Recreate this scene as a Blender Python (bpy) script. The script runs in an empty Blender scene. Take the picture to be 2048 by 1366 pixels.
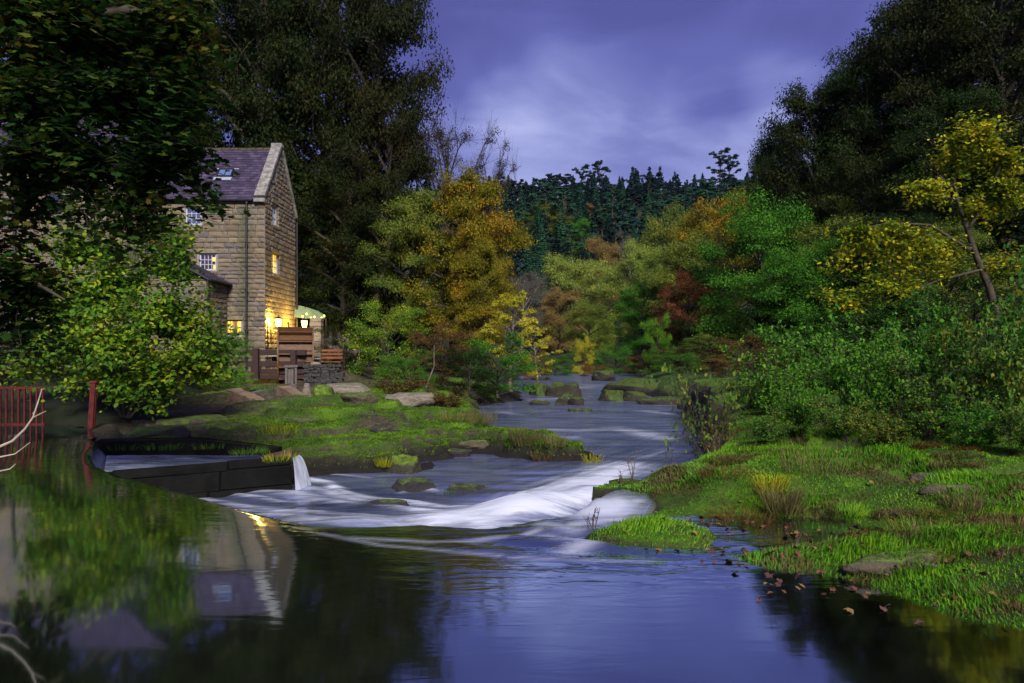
import bpy, math, random
import numpy as np
from mathutils import Vector, Matrix

S = bpy.context.scene
COL = S.collection
F = 1365.0; HC = 1.6; YH = 700.0            # photo focal length (px), eye height above the pond, horizon row

# ------------------------------------------------------------------ camera
cam_d = bpy.data.cameras.new("camera")
cam = bpy.data.objects.new("camera", cam_d); COL.objects.link(cam)
cam.location = (0, 0, HC); cam.rotation_euler = (math.radians(90), 0, 0)
cam_d.sensor_width = 36.0; cam_d.lens = 36.0 * F / 2048.0
cam_d.shift_y = (YH - 683.0) / 2048.0
cam_d.clip_start = 0.1; cam_d.clip_end = 4000
S.camera = cam

# ------------------------------------------------------------------ world
def nd(nt, t, ins=None, **kw):
    n = nt.nodes.new(t)
    for k, v in kw.items(): setattr(n, k, v)
    for k, v in (ins or {}).items():
        s = n.inputs[k]
        if isinstance(v, bpy.types.NodeSocket): nt.links.new(v, s)
        else:
            if hasattr(s, 'default_value'):
                try: s.default_value = v
                except Exception: s.default_value = (*v, 1.0)
    return n
def ramp(nt, fac, stops, interp='LINEAR'):
    n = nt.nodes.new('ShaderNodeValToRGB'); nt.links.new(fac, n.inputs[0])
    cr = n.color_ramp; cr.interpolation = interp
    while len(cr.elements) < len(stops): cr.elements.new(0.5)
    for e, (p, c) in zip(cr.elements, stops):
        e.position = p; e.color = (*c, 1.0)
    return n.outputs[0]
def mth(nt, op, a, b=0.0, c=0.0, clamp=False):
    n = nt.nodes.new('ShaderNodeMath'); n.operation = op; n.use_clamp = clamp
    for i, v in enumerate((a, b, c)):
        if isinstance(v, bpy.types.NodeSocket): nt.links.new(v, n.inputs[i])
        else: n.inputs[i].default_value = v
    return n.outputs[0]
def mixc(nt, f, a, b, mode='MIX'):
    n = nt.nodes.new('ShaderNodeMix'); n.data_type = 'RGBA'; n.blend_type = mode
    for s, v in ((n.inputs[0], f), (n.inputs[6], a), (n.inputs[7], b)):
        if isinstance(v, bpy.types.NodeSocket): nt.links.new(v, s)
        else: s.default_value = v if isinstance(v, (int, float)) else (*v, 1.0)
    return n.outputs[2]

SUN_EL, SUN_AZ = math.radians(36), math.radians(166)     # azimuth the light comes from, clockwise from +Y
SUN_STR = 4.1; SKY_K = 1.0
wd = bpy.data.worlds.new("World"); S.world = wd; wd.use_nodes = True
nt = wd.node_tree; nt.nodes.clear()
tc = nd(nt, 'ShaderNodeTexCoord')
sky = nd(nt, 'ShaderNodeTexSky', sky_type='NISHITA', sun_disc=False, sun_elevation=math.radians(4), sun_rotation=SUN_AZ)
dirv = nd(nt, 'ShaderNodeVectorMath', {0: tc.outputs['Generated']}, operation='NORMALIZE').outputs[0]
sep = nd(nt, 'ShaderNodeSeparateXYZ', {0: dirv})
mp = nd(nt, 'ShaderNodeMapping', {'Vector': dirv, 'Rotation': (0.25, 0.35, 0.0), 'Scale': (1.0, 1.0, 2.4)})
n1 = nd(nt, 'ShaderNodeTexNoise', {'Vector': mp.outputs[0], 'Scale': 3.6, 'Detail': 6.0, 'Roughness': 0.52, 'Distortion': 0.5})
n2 = nd(nt, 'ShaderNodeTexNoise', {'Vector': mp.outputs[0], 'Scale': 1.3, 'Detail': 2.0, 'Roughness': 0.5})
cl = mth(nt, 'ADD', mth(nt, 'MULTIPLY', n1.outputs[0], 0.6), mth(nt, 'MULTIPLY', n2.outputs[0], 0.5))
# brighter towards the horizon, darker overhead
hz = mth(nt, 'SUBTRACT', 0.30, mth(nt, 'ABSOLUTE', sep.outputs[2]))
cl = mth(nt, 'ADD', cl, mth(nt, 'MULTIPLY', hz, 0.65))
def blob(px, py, rad, amt, cl):
    v = Vector(((px - 1024) / F, 1, (YH - py) / F)).normalized()
    d = nd(nt, 'ShaderNodeVectorMath', {0: dirv, 1: tuple(v)}, operation='DOT_PRODUCT').outputs['Value']
    a = nd(nt, 'ShaderNodeMapRange', {'Value': d, 'From Min': math.cos(math.radians(rad)), 'From Max': 1.0}, interpolation_type='SMOOTHSTEP').outputs[0]
    return mth(nt, 'ADD', cl, mth(nt, 'MULTIPLY', a, amt))
for b in ((1015, 215, 4, .07), (960, 135, 3, .05), (1150, 270, 9, .06), (1470, 250, 8, .13), (1570, 165, 4, .07), (1340, 120, 11, -.12), (860, 90, 8, -.05), (1430, 190, 4, -.06)):
    cl = blob(*b, cl)
ccol = ramp(nt, cl, [(0.36, (.066, .070, .255)), (0.48, (.092, .100, .33)), (0.59, (.148, .165, .42)), (0.71, (.26, .285, .56)), (0.86, (.44, .47, .72))])
bg1 = nd(nt, 'ShaderNodeBackground', {'Color': ccol, 'Strength': SKY_K})
bg2 = nd(nt, 'ShaderNodeBackground', {'Color': sky.outputs[0], 'Strength': 0.08})
mx = nd(nt, 'ShaderNodeMixShader', {0: 0.07, 1: bg1.outputs[0], 2: bg2.outputs[0]})
nd(nt, 'ShaderNodeOutputWorld', {'Surface': mx.outputs[0]})

sd = bpy.data.lights.new("sun", 'SUN'); so = bpy.data.objects.new("sun", sd); COL.objects.link(so)
sd.energy = SUN_STR; sd.angle = math.radians(18); sd.color = (1.0, 0.93, 0.84)
dv = Vector((math.sin(SUN_AZ) * math.cos(SUN_EL), math.cos(SUN_AZ) * math.cos(SUN_EL), math.sin(SUN_EL)))
so.rotation_euler = dv.to_track_quat('Z', 'Y').to_euler()
vs = S.view_settings; vs.view_transform = 'Standard'; vs.look = 'None'; vs.gamma = 1; vs.exposure = 0.5; vs.use_curve_mapping = False
cy = S.cycles; cy.max_bounces = 5; cy.diffuse_bounces = 2; cy.glossy_bounces = 3; cy.transmission_bounces = 2; cy.transparent_max_bounces = 8
cy.caustics_reflective = False; cy.caustics_refractive = False; cy.sample_clamp_indirect = 3.0
cy.use_denoising = True; cy.use_adaptive_sampling = True; cy.adaptive_threshold = 0.02

# ------------------------------------------------------------------ helpers
def P(px, py, Y): return np.array([(px - 1024) / F * Y, Y, HC + (YH - py) / F * Y])
def G(px, py, z=0.0):
    d = F * (HC - z) / (py - YH); return ((px - 1024) / F * d, d)
def tag(o, label=None, cat=None, group=None, kind=None):
    if label: o['label'] = label
    if cat: o['category'] = cat
    if group: o['group'] = group
    if kind: o['kind'] = kind
    return o
def link(name, me, mats=(), parent=None, loc=None):
    o = bpy.data.objects.new(name, me); COL.objects.link(o)
    if me is not None:
        for m in mats: me.materials.append(m)
    if parent is not None: o.parent = parent
    if loc is not None: o.location = loc
    return o
def empty(name, loc=(0, 0, 0), rz=0.0):
    o = bpy.data.objects.new(name, None); COL.objects.link(o); o.location = loc; o.rotation_euler = (0, 0, rz)
    o.empty_display_size = .2
    return o
def mesh_np(name, V, Q, smooth=False, attrs=None, T=None, mi=None):
    """V (n,3), Q (m,4) quads, T (k,3) triangles; attrs: {name: (domain, array)}"""
    me = bpy.data.meshes.new(name)
    V = np.asarray(V, np.float32)
    Q = np.zeros((0, 4), np.int32) if Q is None else np.asarray(Q, np.int32)
    T = np.zeros((0, 3), np.int32) if T is None else np.asarray(T, np.int32)
    me.vertices.add(len(V)); me.vertices.foreach_set('co', V.ravel())
    nl = Q.size + T.size; me.loops.add(nl)
    me.loops.foreach_set('vertex_index', np.concatenate([Q.ravel(), T.ravel()]).astype(np.int32))
    npl = len(Q) + len(T); me.polygons.add(npl)
    tot = np.concatenate([np.full(len(Q), 4), np.full(len(T), 3)]).astype(np.int32)
    st = np.concatenate([[0], np.cumsum(tot)[:-1]]).astype(np.int32) if npl else tot
    me.polygons.foreach_set('loop_start', st)
    try: me.polygons.foreach_set('loop_total', tot)
    except Exception: pass
    if mi is not None: me.polygons.foreach_set('material_index', np.asarray(mi, np.int32))
    me.update(calc_edges=True)
    me.polygons.foreach_set('use_smooth', np.full(npl, smooth))
    for k, (dom, a) in (attrs or {}).items():
        at = me.attributes.new(k, 'FLOAT', dom); at.data.foreach_set('value', np.asarray(a, np.float32))
    me.validate()
    return me

def h3(x, y, s=0):   # cheap hash noise lattice
    n = np.sin(x * 127.1 + y * 311.7 + s * 74.7) * 43758.5453
    return n - np.floor(n)
def vnoise(x, y, s=0):
    xi = np.floor(x); yi = np.floor(y); fx = x - xi; fy = y - yi
    fx = fx * fx * (3 - 2 * fx); fy = fy * fy * (3 - 2 * fy)
    a = h3(xi, yi, s); b = h3(xi + 1, yi, s); c = h3(xi, yi + 1, s); d = h3(xi + 1, yi + 1, s)
    return (a * (1 - fx) + b * fx) * (1 - fy) + (c * (1 - fx) + d * fx) * fy
def fbm(x, y, s=0, o=4):
    r = 0; a = .5; t = 0
    for i in range(o):
        r = r + a * vnoise(x * 2 ** i + 17.3 * i, y * 2 ** i - 9.1 * i, s + i); t += a; a *= .5
    return r / t
def sst(x, a=0.0, b=1.0):
    t = np.clip((x - a) / (b - a), 0, 1); return t * t * (3 - 2 * t)
def seg_dist(X, Y, pts, closed=False):
    D = np.full(X.shape, 1e9); pts = list(pts); n = len(pts)
    for i in range(n if closed else n - 1):
        ax, ay = pts[i]; bx, by = pts[(i + 1) % n]
        dx, dy = bx - ax, by - ay; L = dx * dx + dy * dy + 1e-12
        t = np.clip(((X - ax) * dx + (Y - ay) * dy) / L, 0, 1)
        D = np.minimum(D, np.hypot(X - ax - t * dx, Y - ay - t * dy))
    return D
def inside(X, Y, pts):
    r = np.zeros(X.shape, bool); n = len(pts)
    for i in range(n):
        ax, ay = pts[i]; bx, by = pts[(i + 1) % n]
        if ay == by: continue
        c = ((ay > Y) != (by > Y)) & (X < (bx - ax) * (Y - ay) / (by - ay) + ax)
        r ^= c
    return r
def sdp(X, Y, pts):
    d = seg_dist(X, Y, pts, True); return np.where(inside(X, Y, pts), -d, d)

class MB:
    """collects hard-surface shapes into one mesh"""
    def __init__(s): s.V = []; s.Fc = []; s.mi = []
    def add(s, vs_, fs, m=0):
        b = len(s.V); s.V += [tuple(map(float, v)) for v in vs_]; s.Fc += [tuple(b + i for i in f) for f in fs]; s.mi += [m] * len(fs); return s
    def box(s, c, d, rot=None, m=0, jit=0.0, R=random):
        x, y, z = [k / 2 for k in d]
        vs_ = [Vector((a * x, b * y, e * z)) for a in (-1, 1) for b in (-1, 1) for e in (-1, 1)]
        if jit: vs_ = [v + Vector((R.uniform(-jit, jit), R.uniform(-jit, jit), R.uniform(-jit, jit))) for v in vs_]
        if rot is not None: vs_ = [rot @ v for v in vs_]
        vs_ = [v + Vector(c) for v in vs_]
        return s.add(vs_, [(0, 1, 3, 2), (4, 6, 7, 5), (0, 4, 5, 1), (2, 3, 7, 6), (0, 2, 6, 4), (1, 5, 7, 3)], m)
    def b2(s, lo, hi, m=0): return s.box([(a + b) / 2 for a, b in zip(lo, hi)], [abs(b - a) for a, b in zip(lo, hi)], m=m)
    def beam(s, a, b, w, h, m=0):
        a = Vector(a); b = Vector(b); d = b - a
        q = d.to_track_quat('X', 'Z').to_matrix()
        return s.box((a + b) / 2, (d.length, w, h), q, m)
    def tube(s, pts, r, n=8, m=0, caps=True):
        pts = [Vector(p) for p in pts]; rs = r if isinstance(r, (list, tuple)) else [r] * len(pts)
        vs_ = []
        for i, p in enumerate(pts):
            d = (pts[min(i + 1, len(pts) - 1)] - pts[max(i - 1, 0)]).normalized()
            u = d.cross(Vector((0, 0, 1)));
            if u.length < .1: u = d.cross(Vector((0, 1, 0)))
            u.normalize(); w = d.cross(u)
            for k in range(n):
                a = 2 * math.pi * k / n; vs_.append(p + (u * math.cos(a) + w * math.sin(a)) * rs[i])
        fs = [(i * n + k, i * n + (k + 1) % n, (i + 1) * n + (k + 1) % n, (i + 1) * n + k) for i in range(len(pts) - 1) for k in range(n)]
        if caps: fs += [tuple(range(n))[::-1], tuple(range((len(pts) - 1) * n, len(pts) * n))]
        return s.add(vs_, fs, m)
    def build(s, name, mats, parent=None, bevel=0.0, smooth=False, loc=None):
        me = bpy.data.meshes.new(name); me.from_pydata(s.V, [], s.Fc)
        me.polygons.foreach_set('material_index', s.mi)
        import bmesh
        bm = bmesh.new(); bm.from_mesh(me)
        bmesh.ops.recalc_face_normals(bm, faces=bm.faces[:])
        if bevel: bmesh.ops.bevel(bm, geom=bm.edges[:], offset=bevel, segments=1, affect='EDGES', clamp_overlap=True)
        bm.to_mesh(me); bm.free()
        if smooth: me.polygons.foreach_set('use_smooth', [True] * len(me.polygons))
        if not isinstance(mats, (list, tuple)): mats = [mats]
        return link(name, me, mats, parent, loc)

# ------------------------------------------------------------------ materials
def newmat(name):
    m = bpy.data.materials.new(name); m.use_nodes = True; m.node_tree.nodes.clear(); return m, m.node_tree
def outm(nt, sh): nd(nt, 'ShaderNodeOutputMaterial', {'Surface': sh})
def pos(nt): return nd(nt, 'ShaderNodeNewGeometry').outputs['Position']
def noise(nt, vec, sc, det=4, ro=.55, dist=0.0, mapsc=None, out=0):
    if mapsc: vec = nd(nt, 'ShaderNodeMapping', {'Vector': vec, 'Scale': mapsc}).outputs[0]
    return nd(nt, 'ShaderNodeTexNoise', {'Vector': vec, 'Scale': sc, 'Detail': det, 'Roughness': ro, 'Distortion': dist}).outputs[out]

def leafmat(name, cols, sc=.35, tr=.28, spread=1.0, spec=.06):
    m, nt = newmat(name)
    v = nd(nt, 'ShaderNodeAttribute', attribute_name='v').outputs['Fac']
    n = noise(nt, pos(nt), sc, 2)
    f = mth(nt, 'ADD', mth(nt, 'MULTIPLY', v, .55 * spread), mth(nt, 'MULTIPLY', n, 1.0))
    f = mth(nt, 'SUBTRACT', f, .28, clamp=True)
    k = len(cols); c = ramp(nt, f, [(.08 + .84 * i / (k - 1), cc) for i, cc in enumerate(cols)])
    b = nd(nt, 'ShaderNodeBsdfPrincipled', {'Base Color': c, 'Roughness': .55, 'Specular IOR Level': spec})
    t = nd(nt, 'ShaderNodeBsdfTranslucent', {'Color': c})
    mx = nd(nt, 'ShaderNodeMixShader', {0: tr, 1: b.outputs[0], 2: t.outputs[0]})
    outm(nt, mx.outputs[0]); return m
def simplemat(name, col, ro=.7, var=.3, sc=6.0, metal=0.0, bump=.0, col2=None, objrand=0.0, mapsc=None, spec=.4):
    m, nt = newmat(name)
    p = nd(nt, 'ShaderNodeTexCoord').outputs['Object'] if False else pos(nt)
    n = noise(nt, p, sc, 5, mapsc=mapsc)
    c2 = col2 or tuple(k * (1 - var) for k in col); c1 = tuple(min(1, k * (1 + var * .6)) for k in col)
    c = ramp(nt, n, [(.3, c2), (.7, c1)])
    if objrand:
        r = nd(nt, 'ShaderNodeObjectInfo').outputs['Random']
        c = mixc(nt, 1.0, c, ramp(nt, r, [(0, (1 - objrand,) * 3), (1, (1 + objrand * .3,) * 3)]), 'MULTIPLY')
    b = nd(nt, 'ShaderNodeBsdfPrincipled', {'Base Color': c, 'Roughness': ro, 'Metallic': metal, 'Specular IOR Level': spec})
    if bump:
        bn = nd(nt, 'ShaderNodeBump', {'Strength': .6, 'Distance': bump, 'Height': n}); nt.links.new(bn.outputs[0], b.inputs['Normal'])
    outm(nt, b.outputs[0]); return m
def emitmat(name, col, st):
    m, nt = newmat(name); outm(nt, nd(nt, 'ShaderNodeEmission', {'Color': (*col, 1), 'Strength': st}).outputs[0]); return m

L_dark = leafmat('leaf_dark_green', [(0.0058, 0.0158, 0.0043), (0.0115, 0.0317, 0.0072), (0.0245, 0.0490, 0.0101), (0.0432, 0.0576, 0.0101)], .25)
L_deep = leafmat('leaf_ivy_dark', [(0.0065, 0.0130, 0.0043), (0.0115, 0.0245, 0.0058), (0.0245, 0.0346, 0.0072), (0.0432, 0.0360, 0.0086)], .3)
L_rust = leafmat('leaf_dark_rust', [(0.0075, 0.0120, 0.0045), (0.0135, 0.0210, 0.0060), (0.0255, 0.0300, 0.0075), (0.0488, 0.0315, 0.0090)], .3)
L_maple = leafmat('leaf_maple', [(0.0064, 0.0144, 0.0048), (0.0112, 0.0320, 0.0080), (0.0192, 0.0640, 0.0112), (0.0720, 0.1040, 0.0144), (0.1280, 0.0800, 0.0160)], .9, .35)
L_ygreen = leafmat('leaf_yellow_green', [(.035, .090, .012), (.070, .190, .020), (.190, .300, .022), (.48, .46, .030)], .9, .35)
L_ivy = leafmat('leaf_ivy', [(.018, .070, .012), (.035, .140, .018), (.080, .200, .020), (.200, .260, .025)], 1.2, .3)
L_orange = leafmat('leaf_orange', [(0.060, 0.084, 0.012), (0.144, 0.156, 0.014), (0.300, 0.228, 0.017), (0.456, 0.168, 0.017)], .35, .35)
L_olive = leafmat('leaf_olive_yellow', [(0.043, 0.088, 0.019), (0.088, 0.149, 0.024), (0.169, 0.203, 0.027), (0.284, 0.223, 0.032)], .18)
L_olivel = leafmat('leaf_light_olive', [(0.081, 0.142, 0.030), (0.162, 0.250, 0.041), (0.270, 0.324, 0.054), (0.365, 0.338, 0.068)], .2)
L_peach = leafmat('leaf_peach', [(0.090, 0.098, 0.033), (0.180, 0.143, 0.045), (0.300, 0.180, 0.060), (0.390, 0.195, 0.068)], .2)
L_willow = leafmat('leaf_willow', [(.020, .070, .008), (.038, .145, .014), (.070, .220, .018), (.130, .270, .022)], .3)
L_red = leafmat('leaf_dark_red', [(0.053, 0.024, 0.015), (0.120, 0.042, 0.021), (0.195, 0.068, 0.027), (0.150, 0.112, 0.027)], .35)
L_brown = leafmat('leaf_bracken', [(.045, .026, .012), (.095, .055, .018), (.160, .095, .028), (.120, .130, .030)], 1.0)
L_lime = leafmat('leaf_lime', [(0.060, 0.192, 0.019), (0.120, 0.312, 0.024), (0.204, 0.396, 0.030)], .6, .35)
L_yellow = leafmat('leaf_bright_yellow', [(0.192, 0.240, 0.024), (0.432, 0.408, 0.030), (0.672, 0.552, 0.036)], .8, .35)
L_gold = leafmat('leaf_gold_green', [(.030, .080, .010), (.120, .190, .014), (.38, .38, .018), (.62, .44, .02)], .8, .35)
L_alder = leafmat('leaf_alder', [(.018, .062, .008), (.032, .115, .014), (.060, .165, .020), (.150, .21, .018), (.26, .17, .02)], 1.2, .3, spec=.12)
L_grey = leafmat('twig_grey', [(.06, .07, .065), (.10, .11, .10), (.14, .15, .12)], .5)
L_con = leafmat('needles_dark', [(.006, .016, .018), (.010, .028, .028), (.018, .042, .034)], .05, .15)
L_con2 = leafmat('needles_green', [(0.016, 0.052, 0.034), (0.026, 0.086, 0.047), (0.044, 0.124, 0.055)], .05, .15)
L_dry = leafmat('straw', [(.055, .065, .02), (.14, .125, .045), (.24, .20, .085)], 2.0, .3)
BARK = simplemat('bark', (.050, .040, .030), .9, .5, 5, bump=.03)
BARKL = simplemat('bark_lichen', (.12, .10, .075), .9, .5, 6, bump=.02)
TWIG = simplemat('twig', (.075, .058, .045), .8, .4, 5)
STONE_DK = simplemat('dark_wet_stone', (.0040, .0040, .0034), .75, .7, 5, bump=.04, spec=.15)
TIMBER = simplemat('brown_timber', (.034, .015, .013), .7, .4, 4, mapsc=(1, 1, 6), bump=.01)
TIMBERG = simplemat('weathered_timber', (.12, .105, .10), .8, .4, 5, mapsc=(5, 5, .8), bump=.01)
WHEELW = simplemat('wheel_timber', (.11, .052, .020), .6, .5, 4, mapsc=(.6, 5, 5), bump=.01)
LOGM = simplemat('log_end_grain', (.20, .14, .09), .8, .5, 3, mapsc=(1, 1, 7), bump=.01)
IRON = simplemat('black_iron', (.012, .011, .014), .45, .3, 8)
REDP = simplemat('red_paint', (.11, .016, .014), .5, .45, 9)
WHITEP = simplemat('white_paint', (.42, .44, .52), .5, .1, 8)
LEADM = simplemat('lead', (.30, .33, .42), .5, .3, 6)

def stonemat(name, obj=True):
    m, nt = newmat(name); p = pos(nt)
    r = nd(nt, 'ShaderNodeObjectInfo').outputs['Random'] if obj else nd(nt, 'ShaderNodeAttribute', attribute_name='v').outputs['Fac']
    base = ramp(nt, r, [(0, (.11, .088, .062)), (.25, (.20, .158, .10)), (.45, (.17, .148, .112)), (.62, (.25, .20, .125)), (.8, (.145, .135, .13)), (.93, (.095, .09, .10)), (1, (.23, .17, .095))])
    n = noise(nt, p, 7, 6, .6); c = mixc(nt, ramp(nt, n, [(.35, (0, 0, 0)), (.75, (.75,) * 3)]), base, (.16, .12, .085))
    w = noise(nt, p, .9, 3, mapsc=(1.6, 1.6, .5)); c = mixc(nt, ramp(nt, w, [(.5, (0, 0, 0)), (.68, (.6,) * 3)]), c, (.15, .135, .125))
    # damp, algae-stained strip beside the downpipe and towards the foot of the wall
    sp = nd(nt, 'ShaderNodeSeparateXYZ', {0: p})
    gx = mth(nt, 'SUBTRACT', 1.0, mth(nt, 'MULTIPLY', mth(nt, 'ABSOLUTE', mth(nt, 'ADD', sp.outputs[0], 13.35)), 1.9), clamp=True)
    gx = mth(nt, 'MULTIPLY', gx, mth(nt, 'MULTIPLY', noise(nt, p, 1.3, 3), 1.7, clamp=True))
    c = mixc(nt, gx, c, (.085, .090, .060))
    b = nd(nt, 'ShaderNodeBsdfPrincipled', {'Base Color': c, 'Roughness': .9, 'Specular IOR Level': .2})
    bn = nd(nt, 'ShaderNodeBump', {'Strength': .8, 'Distance': .03, 'Height': noise(nt, p, 14, 6, .65)}); nt.links.new(bn.outputs[0], b.inputs['Normal'])
    outm(nt, b.outputs[0]); return m
STONE = stonemat('sandstone_block'); STONEV = stonemat('sandstone_rubble', False)
MORTAR = simplemat('lime_mortar', (.24, .215, .18), .95, .3, 9)
DRESS = simplemat('dressed_stone', (.20, .165, .105), .9, .35, 5, bump=.01)
def slatemat():
    m, nt = newmat('purple_slate')
    v = nd(nt, 'ShaderNodeAttribute', attribute_name='v').outputs['Fac']
    n = noise(nt, pos(nt), 1.5, 4)
    c = ramp(nt, mth(nt, 'ADD', mth(nt, 'MULTIPLY', v, .5), mth(nt, 'MULTIPLY', n, .5)), [(.2, (.022, .016, .034)), (.5, (.038, .027, .058)), (.8, (.075, .056, .105))])
    b = nd(nt, 'ShaderNodeBsdfPrincipled', {'Base Color': c, 'Roughness': .6}); outm(nt, b.outputs[0]); return m
SLATE = slatemat()

def groundmat():
    m, nt = newmat('ground_cover'); p = pos(nt)
    moss = nd(nt, 'ShaderNodeAttribute', attribute_name='moss').outputs['Fac']
    far = nd(nt, 'ShaderNodeAttribute', attribute_name='far').outputs['Fac']
    wet = nd(nt, 'ShaderNodeAttribute', attribute_name='wet').outputs['Fac']
    nz = nd(nt, 'ShaderNodeSeparateXYZ', {0: nd(nt, 'ShaderNodeNewGeometry').outputs['Normal']}).outputs[2]
    n = mth(nt, 'ADD', mth(nt, 'MULTIPLY', noise(nt, p, 3.0, 5, .65), .55), mth(nt, 'MULTIPLY', noise(nt, p, 22, 5, .7), .45)); nb = noise(nt, p, .8, 3)
    rock = ramp(nt, noise(nt, p, 5, 6, .7, mapsc=(1, 1, 5)), [(.3, (.022, .019, .014)), (.5, (.060, .050, .032)), (.72, (.13, .105, .070))])
    green = ramp(nt, mth(nt, 'ADD', mth(nt, 'MULTIPLY', n, .6), mth(nt, 'MULTIPLY', nb, .4)), [(.34, (.020, .028, .008)), (.48, (.050, .11, .008)), (.62, (.13, .25, .012))])
    fl = mth(nt, 'MULTIPLY', moss, mth(nt, 'MULTIPLY', mth(nt, 'SUBTRACT', nz, .60), 4.0, clamp=True))
    fl = mth(nt, 'MULTIPLY', fl, mth(nt, 'MULTIPLY', mth(nt, 'SUBTRACT', n, .22), 6, clamp=True))
    c = mixc(nt, fl, rock, green)
    damp = nd(nt, 'ShaderNodeAttribute', attribute_name='damp').outputs['Fac']; c = mixc(nt, damp, c, ramp(nt, n, [(.35, (.006, .005, .005)), (.65, (.022, .019, .016))]))
    c = mixc(nt, far, c, ramp(nt, nb, [(.3, (.012, .020, .010)), (.7, (.030, .038, .016))]))
    c = mixc(nt, wet, c, ramp(nt, n, [(.3, (.016, .012, .007)), (.7, (.045, .034, .018))]))
    b = nd(nt, 'ShaderNodeBsdfPrincipled', {'Base Color': c, 'Roughness': .85, 'Specular IOR Level': .25})
    bn = nd(nt, 'ShaderNodeBump', {'Strength': 1.0, 'Distance': .07, 'Height': noise(nt, p, 14, 8, .75)}); nt.links.new(bn.outputs[0], b.inputs['Normal'])
    outm(nt, b.outputs[0]); return m
GROUND = groundmat()
def mossrock(name, rock=(.10, .085, .06), amt=.5, mcol=(.10, .17, .02)):
    m, nt = newmat(name); p = pos(nt)
    nz = nd(nt, 'ShaderNodeSeparateXYZ', {0: nd(nt, 'ShaderNodeNewGeometry').outputs['Normal']}).outputs[2]
    n = noise(nt, p, 6, 6, .65)
    r = ramp(nt, noise(nt, p, 4, 6, .7, mapsc=(1, 1, 4)), [(.3, tuple(k * .45 for k in rock)), (.7, tuple(k * 1.3 for k in rock))])
    g = ramp(nt, n, [(.35, tuple(k * .5 for k in mcol)), (.65, tuple(k * 1.25 for k in mcol))])
    f = mth(nt, 'MULTIPLY', mth(nt, 'ADD', mth(nt, 'SUBTRACT', nz, 1.0 - amt), mth(nt, 'MULTIPLY', mth(nt, 'SUBTRACT', n, .5), .9)), 4, clamp=True)
    b = nd(nt, 'ShaderNodeBsdfPrincipled', {'Base Color': mixc(nt, f, r, g), 'Roughness': .85, 'Specular IOR Level': .3})
    bn = nd(nt, 'ShaderNodeBump', {'Strength': 1.0, 'Distance': .10, 'Height': n}); nt.links.new(bn.outputs[0], b.inputs['Normal'])
    outm(nt, b.outputs[0]); return m
ROCKM = mossrock('mossy_rock', (.035, .030, .022), .62, (.050, .085, .012)); ROCKB = mossrock('bare_pale_rock', (.22, .19, .15), .05)
ROCKS = mossrock('sandstone_shelf', (.085, .072, .048), .22); ROCKW = mossrock('wet_dark_rock', (.03, .027, .028), .2, (.07, .11, .02))
MOSSW = mossrock('mossy_wall', (.09, .09, .04), .9, (.12, .19, .02))

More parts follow.
